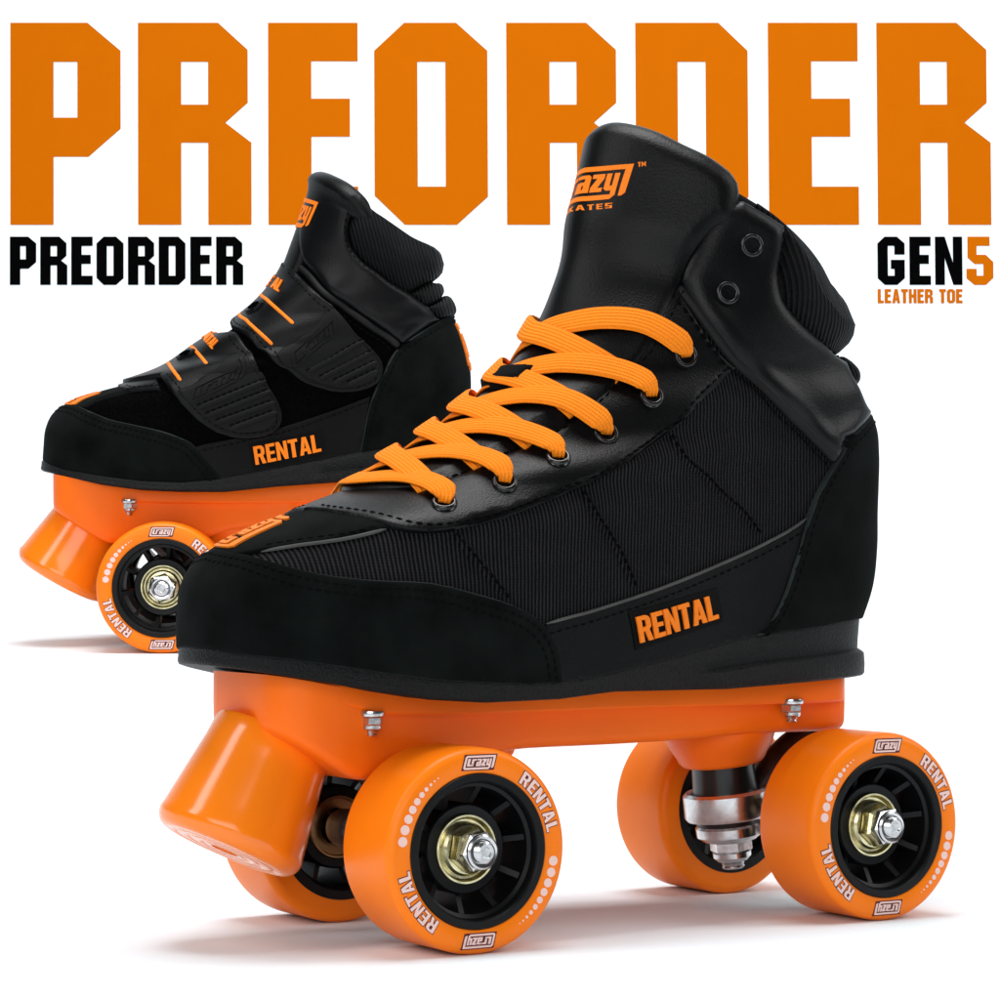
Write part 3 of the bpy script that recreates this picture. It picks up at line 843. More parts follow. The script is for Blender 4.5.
    for half in (0, math.pi):
        sc = 0.00041; r0 = 0.0241
        a0 = math.radians(55.5)+half
        sc_x = 0.0205/wl
        def fa(P, d=0):
            P = np.asarray(P, float); out = []
            for q in P:
                rr = r0+0.0003+q[1]*sc; an = a0-(q[0]*sc_x)/(0.0262)
                out.append((rr*math.cos(an), rr*math.sin(an)))
            return np.array(out)
        put(bold, fa, -0.00010, 1); put(tw, fa, -0.00018, 0)
        # logo: tangential plate
        def fl_(P):
            P = np.asarray(P, float)
            x = (P[:, 0]-50)*0.000105; z = 0.02665+(P[:, 1]-25)*0.000083
            c, s_ = math.cos(half-0.0), math.sin(half-0.0)
            return np.c_[x*c-z*s_, x*s_+z*c]
        put([(offset_poly(rect(-4, -4, 104, 54), 0), [])], lambda P: fl_(np.asarray(P)+np.c_[0.22*(np.asarray(P)[:, 1]-25), np.zeros(len(P))]), -0.00008, 1)
        put(lo, fl_, -0.00018, 0)
        for k in range(10):
            an = math.radians(171-5.6*k)+half if k < 9 else math.radians(120)+half
            an = math.radians([171, 163.4, 156.2, 149.6, 143.6, 138.2, 133.4, 129.2, 125.6, 122.6][k])+half
            rr = [0.00152, 0.00148, 0.00138, 0.00124, 0.00108, 0.00088, 0.00066, 0.00046, 0.00032, 0.00022][k]
            cx, cz = 0.0266*math.cos(an), 0.0266*math.sin(an)
            circ = [(cx+rr*math.cos(q), cz+rr*math.sin(q)) for q in [2*math.pi*i/20 for i in range(20)]]
            top = [(p[0], -0.00016, p[1]) for p in circ]; bot = [(p[0], 0.0003, p[1]) for p in circ]
            lb.add(top+bot, [tuple(range(20))]+[(i, 20+i, 20+(i+1) % 20, (i+1) % 20) for i in range(20)], 0)
    l = lb.build('lettering', ['pink_print', 'purple_print'], wh, smooth=False); sharp(l)
    return wh

def make_truck(root, ax, d, T, metal='alu'):
    """ax: axle x; d=+1 rear truck (kingpin towards the middle of the skate is at ax-25*d)"""
    kx = ax-0.0245*d
    K = lambda z: Vector((kx+d*(0.0465-z)*0.13, 0, z))
    axis = (K(0.02)-K(0.05)).normalized()
    hb = MB()
    m = axis_mtx(K(0.0395), axis)
    lathe(hb, [(0.0118, -0.0002), (0.0138, -0.0006), (0.0148, 0.0004), (0.0149, 0.0080), (0.0142, 0.0090), (0.0118, 0.0086)], m, 64, closed=True)
    # hanger body reaching back to the axle housing, and the axle housing itself
    zc = R_W
    tube(hb, [(ax, -T/2+0.029, zc), (ax, -0.02, zc), (ax, -0.012, zc), (ax, 0.012, zc), (ax, 0.02, zc), (ax, T/2-0.029, zc)], [0.0062, 0.0066, 0.0085, 0.0085, 0.0066, 0.0062], 24)
    tube(hb, [(kx+d*0.010, 0, 0.0335), (ax-d*0.004, 0, 0.033)], [0.0085, 0.0085], 20)
    for sy in (-1, 1):
        tube(hb, [(kx+d*0.006, sy*0.0105, 0.0345), (ax-d*0.004, sy*0.016, 0.0325), (ax, sy*0.021, zc)], [0.004, 0.0048, 0.0058], 16)
    h = hb.build('truck', metal, root); sharp(h, 40)
    pb = MB()
    tube(pb, [(ax-d*0.008, 0, 0.038), (ax-d*0.002, 0, 0.047), (ax+d*0.006, 0, 0.0535), (ax+d*0.014, 0, 0.0575), (ax+d*0.016, 0, 0.062)], [0.0075, 0.007, 0.0062, 0.0058, 0.0055], 20)
    o = pb.build('pivot_arm', 'darkalu', h); sharp(o, 40)
    cb = MB()
    lathe(cb, [(0.0, -0.002), (0.0112, -0.002), (0.0117, 0.0), (0.0108, 0.008), (0.0112, 0.0145), (0.0116, 0.017), (0.0, 0.017)], axis_mtx(K(0.0555), axis), 56)
    lathe(cb, [(0.0, 0.0), (0.0116, 0.0), (0.0112, 0.0024), (0.0100, 0.0042), (0.0, 0.0042)], axis_mtx(K(0.0312), axis), 56)
    c = cb.build('cushion', 'urethane', h); sharp(c, 40)
    nb = MB()
    lathe(nb, [(0.0, 0.0), (0.0112, 0.0), (0.0117, 0.0008), (0.0115, 0.0038), (0.0092, 0.0056), (0.0, 0.0056)], axis_mtx(K(0.0285), axis), 56)
    hexnut(nb, axis_mtx(K(0.0232), axis, 0.3), 0.0074, 0.0046)
    lathe(nb, [(0.0, 0), (0.0066, 0), (0.0066, 0.0016), (0.0052, 0.0030), (0.0, 0.0030)], axis_mtx(K(0.0187), axis), 40)
    lathe(nb, [(0.0, 0), (0.0040, 0), (0.0036, 0.0006), (0.0040, 0.0012), (0.0036, 0.0018), (0.0040, 0.0024), (0.0034, 0.0030), (0.0, 0.0030)], axis_mtx(K(0.0160), axis), 32)
    o = nb.build('kingpin_nut', 'steel', h); sharp(o, 30)
    xb = MB()
    tube(xb, [(ax, -T/2+0.004, zc), (ax, T/2-0.004, zc)], 0.0036, 16)
    xb.build('axle', 'steel', h)
    return h

def make_plate(root, xf, xr, x0, x1, bolts, zs, hw=28.0):
    """moulded plate. xf/xr axle x (mm); x0/x1 ends; bolts: x of the mounting bolts"""
    mb = MB()
    # flange: slab following the underside of the sole
    def outline(e):
        pts = []
        n = 40
        def w(x):
            mid = 0.5*(xf+xr)
            k = math.exp(-((x-mid)/30)**2)
            return hw+1.5-4*k-e
        for i in range(n+1):
            x = x0+16+(x1-14-x0-16)*i/n; pts.append((x, -w(x)))
        for k in range(1, 12):
            a = -math.pi/2+math.pi*k/12; pts.append((x1-14+(14-e)*math.cos(a)*1.0, w(x1-14)*math.sin(a)))
        pts2 = []
        return pts, w
    x0b = x0; x0 = x0+9
    def loop(e, n=60):
        _, w = outline(e); L = []
        xs = np.linspace(x0+18, x1-16, n)
        for x in xs: L.append((x, -w(x)))
        for k in range(1, 16):
            a = -math.pi/2+math.pi*k/16
            ca = math.cos(a); sa = math.sin(a); p = 0.55
            L.append((x1-16+(16-e)*abs(ca)**p, w(x1-16)*math.copysign(abs(sa)**p, sa)))
        for x in xs[::-1]: L.append((x, w(x)))
        for k in range(1, 16):
            a = math.pi/2+math.pi*k/16
            ca = math.cos(a); sa = math.sin(a); p = 0.62
            L.append((x0+18-(18-e)*abs(ca)**p, w(x0+18)*math.copysign(abs(sa)**p, sa)))
        return L
    rows = []
    zt = lambda x: np.interp(x, zs[0], zs[1])+1.5
    zf = lambda x: np.interp(x, [x0, x0+25, xf, x1], [zs[1][0]-9, 71.0, 70.3, 70.8])
    for e, kind in ((0.2, 't'), (0, 't-'), (0, 'b+'), (0.8, 'b'), (3, 'b')):
        L = loop(e); r = []
        for x, y in L:
            a, b = zt(x), zf(x)
            z = {'t': a, 't-': a-0.6, 'b+': b+0.7, 'b': b}[kind]
            r.append((x*MM, y*MM, z*MM))
        rows.append(r)
    n = len(rows[0]); vs = [v for r in rows for v in r]; fs = []
    for i in range(len(rows)-1):
        for k in range(n):
            k2 = (k+1) % n; fs.append((i*n+k, (i+1)*n+k, (i+1)*n+k2, i*n+k2))
    mb.add(vs, fs); mb.f.append(tuple(range(n))); mb.mi.append(0)
    mb.f.append(tuple(4*n+k for k in range(n))[::-1]); mb.mi.append(0)
    x0 = x0b
    # body: lofted along x; (x, bottom z, half-width)
    S = [(x0, 67.5, 15), (x0+1.0, 66.6, 20), (x0+3.2, 65.2, 24.0), (x0+7, 62.8, 26.8), (x0+12, 59.8, 28.6), (x0+20, 55.0, 29.2), (x0+26, 51.8, 28.8), (x0+30, 51, 28.4), (xf-10, 51, 26), (xf+8, 52, 24.5), (xf+20, 53.5, 23), (xf+30, 56.5, 21.5), (xf+40, 58.0, 20.5),
         (0.5*(xf+xr)-8, 58.3, 20), (0.5*(xf+xr)+8, 58.6, 20.5), (xr-50, 59.2, 21.5), (xr-36, 60.2, 23), (xr-20, 60.5, 23.5), (xr-5, 60.5, 23.5), (x1-8, 60.6, 24.5), (x1-2.5, 61, 24), (x1-1.0, 61.6, 22.5)]
    S = sorted([s for s in S], key=lambda s: s[0])
    S = [s for i, s in enumerate(S) if i == 0 or s[0]-S[i-1][0] > 0.8]
    sp = catmull(S, 2.0)
    rows = []
    for x, zb, w in sp:
        top = zt(x)-1.5
        r = 3.5
        prof = [(-w, top), (-w, zb+8), (-w+0.25, zb+r)]
        for k in range(1, 6):
            a = math.pi/2*k/6; prof.append((-w+0.25+r-r*math.cos(a), zb+r-r*math.sin(a)))
        prof += [(-w+0.25+r, zb), (-w*0.35, zb)]
        prof = prof+[(-y, z) for y, z in prof[::-1]]
        rows.append([(x*MM, y*MM, z*MM) for y, z in prof])
    n = len(rows[0]); vs = [v for r in rows for v in r]; fs = []
    for i in range(len(rows)-1):
        for k in range(n-1): fs.append((i*n+k, (i+1)*n+k, (i+1)*n+k+1, i*n+k+1))
    o = mb.add(vs, fs)
    mb.f.append(tuple(o+k for k in range(n))); mb.mi.append(0)
    mb.f.append(tuple(o+(len(rows)-1)*n+k for k in range(n))[::-1]); mb.mi.append(0)
    # domed seats for the kingpins
    for ax, d in ((xf, -1), (xr, 1)):
        kx = (ax-24.5*d)*MM
        K = lambda z: Vector((kx+d*(0.0465-z)*0.13, 0, z))
        up = (K(0.07)-K(0.03)).normalized()
        o_ = len(mb.v)
        lathe(mb, [(0, 0), (0.0120, 0), (0.0137, 0.0004), (0.0148, 0.0016), (0.0156, 0.0036), (0.0172, 0.0066), (0.0182, 0.0098), (0.0186, 0.0125), (0.0186, 0.0160), (0, 0.016)], axis_mtx(K(0.0488), up), 64)
        for q in range(o_, len(mb.v)):
            v = mb.v[q]; f = min(1, max(0, (v[2]-0.0500)/0.0095)); f = f*f*(3-2*f)
            mb.v[q] = (v[0], v[1]*(1+0.13*f), v[2])
    p = mb.build('plate', 'plate', root); sharp(p, 40)
    # mounting bolts hanging under the flange, both sides
    proto = None
    for bx, by in bolts:
        for s in (-1, 1):
            if proto is None:
                bb = MB()
                D = (0, 0, -1)
                lathe(bb, [(0.0, -0.001), (0.0046, -0.001), (0.0048, -0.0002), (0.0046, 0.0009), (0.0, 0.0009)], axis_mtx((0, 0, 0), D), 32)
                hexnut(bb, axis_mtx((0, 0, -0.0009), D, 0.2), 0.0043, 0.0036)
                lathe(bb, [(0.0036, 0), (0.0036, 0.0012), (0.0030, 0.0018), (0.0, 0.0018)], axis_mtx((0, 0, -0.0044), D), 32)
                lathe(bb, [(0.0023, 0), (0.0020, 0.0005), (0.0023, 0.001), (0.0020, 0.0015), (0.0023, 0.002), (0.0019, 0.0026), (0, 0.0026)], axis_mtx((0, 0, -0.0058), D), 24)
                proto = bb.build('mounting_bolt', 'steel', p); sharp(proto, 30); ob = proto
            else:
                ob = proto.copy(); COL.objects.link(ob); ob.parent = p
            ob.location = (bx*MM, s*by*MM, 0.0714); ob.scale = (0.86, 0.86, 0.82)
    return p

def make_toe_stop(root, top, tilt, ln=0.0335, r0=0.0192, r1=0.0243):
    a = math.radians(tilt); D = Vector((-math.sin(a), 0, -math.cos(a)))
    m = axis_mtx(top, D)
    mb = MB()
    rc = 0.0052
    prof = [(0.0, -0.004), (r0-0.0006, -0.004), (r0, -0.003)]
    slope = (r1-r0)/ln
    prof += [(r0+slope*h, h) for h in (0.004, 0.010, 0.016, 0.022, ln-rc-0.0015)]
    for k in range(0, 11):
        q = math.pi/2*k/10*1.0
        prof.append((r1-rc*0.85+rc*0.85*math.cos(q)-0.0006, ln-rc+rc*math.sin(q)))
    # circular grooves in the end face
    re = prof[-1][0]
    for g in (re-0.0020, re-0.0065, re-0.0110):
        if g < 0.002: break
        prof += [(g, ln), (g-0.0004, ln-0.0003), (g-0.0011, ln-0.0003), (g-0.0015, ln)]
    prof += [(0.0045, ln), (0.004, ln-0.003), (0.0, ln-0.003)]
    lathe(mb, prof, m, 128)
    o = mb.build('toe_stop', 'stop', root); sharp(o, 42)
    return o

def eyelet(boot, mb, s, t, h, r=0.0041, inner=0.0024, mirror=True):
    p = Vector(boot.ev([s], [t], h)[0]); n = boot.nrm(s, t)
    for m in ((1, -1) if mirror else (1,)):
        mt = axis_mtx((p.x, p.y*m, p.z), (n.x, n.y*m, n.z))
        prof = [(r, -0.0012), (r, 0.0002)]
        for k in range(0, 9):
            a = math.pi*k/8; rm = 0.5*(r+inner); rr = 0.5*(r-inner)
            prof.append((rm+rr*math.cos(a), 0.0002+0.0011*math.sin(a)))
        prof.append((inner, -0.0012))
        lathe(mb, prof, mt, 32, 0, closed=False)
        mb.f.pop(); mb.mi.pop(); mb.f.pop(); mb.mi.pop()
        lathe(mb, [(inner+0.0001, -0.0004), (0.0, -0.0004)], mt, 24, 1)  # black disc closes the hole and stands in for the shade inside
def ribbon(mb, C, Nn, width, thick, v0=0.0):
    """flat woven lace along centre points C with surface normals Nn"""
    K = 12; vs = []; n = len(C); acc = v0; base = len(mb.v)
    for i in range(n):
        t = (C[min(i+1, n-1)]-C[max(i-1, 0)]).normalized(); nn = (Nn[i]-t*Nn[i].dot(t)).normalized(); s = t.cross(nn).normalized()
        if i > 0: acc += (C[i]-C[i-1]).length*1000
        w = width[i] if isinstance(width, (list, np.ndarray)) else width
        for k in range(K):
            a = 2*math.pi*k/K
            ca, sa = math.cos(a), math.sin(a)
            x = math.copysign(abs(ca)**0.35, ca)*w/2; y = math.copysign(abs(sa)**0.8, sa)*thick/2
            vs.append(C[i]+s*x+nn*y); mb.uv[base+len(vs)-1] = (x*1000+ (0 if sa >= 0 else 0.3), acc)
    fs = []
    for i in range(n-1):
        for k in range(K):
            k2 = (k+1) % K; fs.append((i*K+k, (i+1)*K+k, (i+1)*K+k2, i*K+k2))
    fs.append(tuple(range(K))); fs.append(tuple((n-1)*K+k for k in range(K))[::-1])
    mb.add(vs, fs)
    return acc
def mirrored(o):
    me = o.data.copy()
    n = len(me.vertices); co = np.zeros(n*3); me.vertices.foreach_get('co', co); co = co.reshape(-1, 3); co[:, 1] *= -1
    me.vertices.foreach_set('co', co.ravel()); me.flip_normals(); me.update()
    k = bpy.data.objects.new(o.name.split('.')[0], me); COL.objects.link(k); k.parent = o.parent
    return k
def root_empty(name, mtx, label):
    e = bpy.data.objects.new(name, None); COL.objects.link(e); e.matrix_world = mtx
    e['label'] = label; e['category'] = 'roller skate'; return e

# ================================================================== the tall laced skate
fA = [(0,0),(.015,17),(.06,30),(.15,40.5),(.3,46.3),(.5,43),(.7,37),(.87,33.5),(.955,24),(1,0)]
fB = [(0,0),(.02,16),(.075,30),(.19,41),(.33,46),(.5,43),(.7,37.5),(.87,34),(.955,24),(1,0)]
fC = [(0,0),(.025,14),(.09,27),(.2,37.5),(.35,43),(.5,41.5),(.7,37),(.87,33.5),(.957,23),(1,0)]
fD = [(0,0),(.04,14),(.11,25),(.22,33.5),(.37,38.5),(.52,39),(.7,36.5),(.87,32),(.957,21.5),(1,0)]
fE = [(0,0),(.055,15),(.14,25),(.26,32),(.4,35.5),(.58,36.5),(.75,34),(.88,28.5),(.957,19),(1,0)]
fF = [(0,0),(.04,9.5),(.14,20),(.3,29.8),(.48,35.5),(.64,35.5),(.79,31.5),(.9,24.5),(.965,16),(1,0)]
fG = [(0,0),(.04,9.5),(.14,20.5),(.3,30.8),(.48,36.5),(.65,36),(.8,31),(.9,24.5),(.965,16),(1,0)]
keys_big = [((-145.5,92),(104,99),fA), ((-145.5,103),(109,111),fA), ((-143.5,113),(110.8,124),fA), ((-137.5,121.0),(110.8,136),fB),
            ((-123.5,127.7),(110.8,147),fB), ((-103,134.5),(110.5,156),fC), ((-84.5,141.2),(109,164),fC), ((-65.5,151.7),(106.5,171),fD),
            ((-46,164.7),(103,178),fD), ((-29.5,178.5),(98.5,184),fE), ((-17,193.5),(91,187),fE), ((-9.5,211),(92.8,191.8),fF),
            ((-3.5,227),(94.2,197.3),fF), ((1.8,242),(93.6,203),fG), ((5.5,256),(89.5,208.5),fG), ((9,269),(84.5,216),fG)]
sagx = [-147,-141,-121,-100,-85,-55,-33,-2,22,47,88,108]; sagz = [92,90,87,83.6,81.5,80,80.5,85.5,90,94.6,99,99]
I4 = Matrix.Identity(4)
skate = root_empty('roller_skate', I4, 'large black high-top roller skate with orange laces, wheels and toe stop, in front')
B = Boot(keys_big, (np.array(sagx, float), np.array(sagz, float)), I4)
base_mesh(B, skate, 'fabric')
make_sole(B, skate, ([-150,-141,-121,-105,-88,-70,-42,-20,28,77,110], [87,85.5,81.8,78.6,76,74.8,75.2,77,76.6,78.8,80]), 14)

# toe cap
TOP = [(225,554),(250,558),(285,567),(320,575),(370,580.5),(430,583),(470,592),(510,604),(535,617),(550,635),(557,655),(560,679)]
q0 = B.st(226, 554)
edge_line = [('st', 0.0, q0[1]+0.06)]+TOP
sE = B.st(560, 679)
lat = B.poly(edge_line, [('st', sE[0], 0.0), ('st', 0.0, 0.0)])
mb = MB(); panel(B, mb, sym(lat), 0.0019, 0.0009, 0, edge_mi=2, grid=(0.0125, 0.2))
eline = B.poly(edge_line)
for d in (0.0026, 0.0052): stitches(B, mb, inset(B, eline, -d, False), 0.0019, 1, dash=1.9, gap=0.9, w=0.6)
mb.build('toe_cap', ['suede', 'thread', 'suede_edge'], skate)

# vamp piece on top of the toe with the orange logo
va = B.poly([('st', 0.0, q0[1]-0.1), ('st', 0.02, q0[1]-0.12), (240,557),(262,553),(300,546.5),(340,541),(372,534),(392,528)], [(392,528),(392,505)], [(392,505),('st', 0.0, B.st(372,492)[1])])
mb = MB(); panel(B, mb, sym(va), 0.0013, 0.0007)
vl = B.poly([(262,553),(300,546.5),(340,541),(372,534),(386,530)])
stitches(B, mb, inset(B, vl, 0.0028, False), 0.0013, 1)
cord(B, mb, vl, 0.0008, 0.0012, 0.0008, 2)
ta, tb = q0[1]+0.16, abs(B.st(326, 517)[1])-0.1
decal(B, mb, logo_polys(), lambda P: np.c_[-0.018-(np.asarray(P)[:, 1]-25)*0.0017, ta+(tb-ta)*(np.asarray(P)[:, 0])/100], 0.0014, 0.0005, 3, step=2.5)
mb.build('vamp', ['suede', 'thread', 'piping', 'orange_thread'], skate)

# eyestay: smooth leather U around the throat
lowE = [(313,514),(345,518.5),(370,523),(390,529),(410,533),(434,533.5),(458,530),(500,520),(540,505),(580,487),(606,475),(642,454),(670,432),(696,406),(716,388),(734,369)]
q1 = np.abs(B.st(322, 515))
inE = [(676,286),(668,300),(657,325),(642,350),(628,366),(612,384),(596,400),(565,424),(530,443),(500,457),(470,472),(440,483),(415,488),(392,488)]
q2 = np.abs(B.st(400, 488))
lat = B.poly([('st', 0, q1[1]+0.05)]+lowE, [(734,369),(676,286)], inE+[('st', q2[0]*0.6, q2[1]+0.1), ('st', 0, q2[1]+0.15)])
mb = MB(); panel(B, mb, sym(lat), 0.0021, 0.0009)
low_st = B.poly(lowE); in_st = B.poly(inE[:-1])
stitches(B, mb, inset(B, low_st, 0.0030, False), 0.0021, 1)
stitches(B, mb, inset(B, low_st, 0.0006, False), 0.0017, 1, dash=30, gap=0.5, w=0.5)
stitches(B, mb, inset(B, in_st, 0.0032, False), 0.0021, 1)
mb.build('eyestay', ['leather', 'thread'], skate)

# lower side panel
sp_top = [(545,624),(575,615.5),(600,608.5),(650,592),(700,572.5),(750,550.5),(785,532.5),(806,518)]
s0 = B.st(545, 678)[0]; s1_ = B.st(790, 628)[0]
lat = B.poly(sp_top, [(806,518),(800,560),(790,600),('st', s1_, 0.0)], [('st', s1_, 0.0), ('st', s0, 0.0)], [('st', s0, 0.0), (545,624)])
mb = MB(); panel(B, mb, lat, 0.0011, 0.0006)
spl = B.poly(sp_top)
cord(B, mb, spl, 0.0009, 0.0011, 0.0008, 2, mirror=False)
stitches(B, mb, inset(B, spl, -0.0032, False), 0.0011, 1, mirror=False)
part = mb.build('side_panel', ['leather_matte', 'thread', 'piping'], skate); mirrored(part); mb = MB()
mp = affine_from(B, [(637,644),(715,617),(632,616),(711,595.5)], [(0,0),(31.6,0),(0,10),(31.6,10)])
tw, wl = word('RENTAL', COND, 0.55)
k = 31.6/wl
sx = lambda P: mp(np.asarray(P)*[k, 1])
decal(B, mb, [(rect(-1.8, -2.2, wl+2.0, 12.2), [])], sx, 0.0011, 0.0003, 0, step=2)
decal(B, mb, tw, sx, 0.0014, 0.0006, 1, step=1.5)
mb.build('lettering', ['patch', 'orange_thread'], part)

# heel counter
hc = [(868.5,415.5),(864,418.5),(848,438),(834,460),(820,484),(808,510),(801,530),(796,550),(786,580),(774,610),(764,626),(752,636)]
qh = B.st(866, 419)
hline = [('st', 1.0, qh[1]+0.55), ('st', 0.5*(1+qh[0]), qh[1]+0.3)]+hc[1:]
sh_ = B.st(752, 634)[0]
lat = B.poly(hline, [('st', sh_, 0.0), ('st', 1.0, 0.0)])
mb = MB(); panel(B, mb, symh(lat), 0.0022, 0.0010, 0, edge_mi=2)
hl = B.poly(hline)
for d in (0.0034,): stitches(B, mb, inset(B, hl, d, False), 0.0022, 1, dash=2.0, gap=1.2)
mb.build('heel_counter', ['suede', 'thread', 'suede_edge'], skate)

# padded ankle panel with the two upper eyelets
ear_r = [(742,201),(758,203),(770,210),(780,218),(782,228),(781,246),(778,264),(777,280),(780,298),(788,311),(804,328),(824,348),(838,364),(848,380),(858,397),(866,414)]
lat = B.poly([(678,283),(681,268),(690,248),(700,227),(710,214),(722,205),(742,201)], ear_r, [(866,414),(848,438),(834,460)], [(834,460),(820,447),(800,425),(780,405),(760,386),(735,364),(720,344),(700,319),(686,299),(678,283)])
dimple = B.ev(*np.array([B.st(724,296), B.st(748,246.5), B.st(752,270), B.st(768,300)]).T)
def quilt(V, d):
    P = B.ev(V[:, 0], V[:, 1]); h = np.zeros(len(V))
    for q, a, r in zip(dimple, (0.0012, 0.0012, 0.0006, 0.0), (0.0075, 0.0075, 0.008, 0.009)): h = h-a*np.exp(-(np.linalg.norm(P-q, axis=1)/r)**2)
    k = np.clip((12.0-V[:, 1])/4.0, 0, 1); h = h-0.0026*k*k*(3-2*k)
    return h*np.clip(d/0.0075, 0, 1)
mb = MB(); panel(B, mb, lat, 0.0050, 0.0075, base=0.0002, hf=quilt)
er = B.poly(ear_r[:-2])
stitches(B, mb, inset(B, er, -0.0016, False), 0.0032, 1, mirror=False)
fe = B.poly([(681,284),(684,268),(692,250),(702,230),(711,218),(722,208.5),(740,204)])
stitches(B, mb, inset(B, fe, -0.0004, False), 0.0026, 1, dash=2.6, gap=0.9, w=0.9, mirror=False)
mirrored(mb.build('ankle_panel', ['leather_soft', 'thread'], skate))
# diagonal welt between eyestay and ankle panel
dl = B.poly([(676,287),(690,304),(705,325),(720,345),(737,365),(760,386),(780,406),(800,426),(818,444),(833,461)])
mb = MB(); cord(B, mb, inset(B, dl, 0.0003, False), 0.0012, 0.0040, 0.0016, 0, mirror=False)
stitches(B, mb, inset(B, dl, -0.0034, False), 0.0024, 1, dash=2.3, gap=1.3, mirror=False)
mirrored(mb.build('welt', ['welt', 'thread'], skate))
# seams quilted across the mesh quarter
mb = MB()
for ln_ in ([(455,532),(468,548),(493,578),(508,598)], [(582,490),(600,519),(620,552),(637,590)], [(670,434),(688,460),(712,482),(740,508),(762,536)]):
    mb = MB(); l_ = B.poly(ln_); cord(B, mb, l_, -0.0004, 0.0042, 0.0013, 1, mirror=False); stitches(B, mb, l_, 0.0011, 0, dash=1.7, gap=1.0, w=0.8, thick=0.45, mirror=False)
    mirrored(mb.build('quarter_seam', ['thread', 'fabric'], skate))

# knit collar: two padded rolls
qa = B.st(760, 205); qn = B.st(826, 350)
t_notch = 9.6
colr = [(757,206),(776,216),(780,232),(777,262),(775,281),(780,299),(790,314),(806,331),(826,351)]
lat = B.poly([('st', 1.0, 14.22), ('st', qa[0], 14.22)], [('st', qa[0], 14.22)]+colr, [('st', B.st(826,351)[0], B.st(826,351)[1]), ('st', 0.93, 10.35), ('st', 1.0, 10.3)])
mb = MB(); panel(B, mb, symh(lat), 0.0058, 0.0110)
c2 = B.st(828, 353); c3 = B.st(852, 386)
lat = B.poly([('st', 1.0, 10.15), ('st', 0.93, 10.2), ('st', c2[0], c2[1]-0.1)], [('st', c2[0], c2[1]-0.1), ('st', c3[0], c3[1])], [('st', c3[0], c3[1]), ('st', 1.0, c3[1]+0.2)])
panel(B, mb, symh(lat), 0.0040, 0.0045)
mb.build('collar', 'knit', skate)

# tongue
tl = [('st', 0.0, 14.95), ('st', 0.12, 14.92), ('st', 0.25, 14.72)]
qt = B.st(737, 186); ql = B.st(676, 300)
print('tongue', qt, ql)
lat = B.poly([('st', 0.0, 14.78), ('st', 0.06, 14.8), ('st', 0.14, 14.8), ('st', qt[0]*0.6, 14.74), ('st', qt[0]*0.85, 14.72), ('st', qt[0]+0.012, 14.42), ('st', qt[0]+0.005, 13.2), (716,235), (694,262), (672,306), (655,340), (620,386), (590,412), (540,446), (480,476), (430,492), ('st', 0.03, 5.6)], [('st', 0.03, 5.6), ('st', 0.0, 5.6)])
def tongue_h(V, d):
    # padded roll towards the top edge
    return 0.0030*np.exp(-(np.maximum(0, np.abs(V[:, 1]-13.4)-0.9)/0.7)**2)*np.clip(d/0.006, 0, 1)
mb = MB(); panel(B, mb, sym(lat), 0.0036, 0.0040, hf=tongue_h)
# logo on the tongue
B.hoff = 0.0064
def _px(P):
    P = np.asarray(P, float); u, v = P[:, 0], P[:, 1]
    x = np.interp(u, [36, 40, 58, 74, 92.4, 105.5, 125], [574, 577.5, 592, 605.5, 621.5, 634.5, 653])
    return np.c_[x, 199.5+(78-u)*0.075-v*0.67]
_g0 = np.array([B.st(*q) for q in _px([(52, 25), (62, 25)])]); _gs = (_g0[1]-_g0[0])/10
def mp(P):
    P = np.asarray(P, float); U = np.maximum(P[:, 0], 52)
    Q = np.array([B.st(*q) for q in _px(np.c_[U, P[:, 1]])])
    return Q+np.minimum(P[:, 0]-52, 0)[:, None]*np.array([_gs[0]*1.25, 0.0])
decal(B, mb, logo_polys(), mp, 0.0062, 0.0006, 1, step=3)
tw, wl = word('SKATES', COND, 1.6)
decal(B, mb, tw, lambda P: mp(np.asarray(P)*[64/wl, 0.8]+[18, -13.5]), 0.0062, 0.0004, 1, step=1.5)
tm, wl = word('TM', COND, 0.8)
decal(B, mb, tm, lambda P: mp(np.asarray(P)*[0.75, 0.7]+[109, 45]), 0.0062, 0.0004, 1, step=1.5)
B.hoff = 0.0
mb.build('tongue', ['leather', 'orange_thread'], skate)

# eyelets
EY = [(444,509),(504,486.5),(557.5,463),(604,436.5),(649.5,399.5),(683,356.5)]
est = [B.st(*p) for p in EY]
print('eyelets', [tuple(np.round(e, 3)) for e in est])
first = None
for (s_, t_), hh in [(e, 0.0021) for e in est]+[(B.st(724,296), 0.0036), (B.st(748,246.5), 0.0036)]:
    mb = MB(); eyelet(B, mb, s_, t_, hh, mirror=False); mb.build('eyelet', ['blacksteel', 'print_and_hole_shade'], skate)
    mb = MB(); 
    tmp = MB(); eyelet(B, tmp, s_, t_, hh, mirror=False)
    mb.add([(v[0], -v[1], v[2]) for v in tmp.v], [f[::-1] for f in tmp.f]); mb.mi = list(tmp.mi)
    mb.build('eyelet', ['blacksteel', 'print_and_hole_shade'], skate)

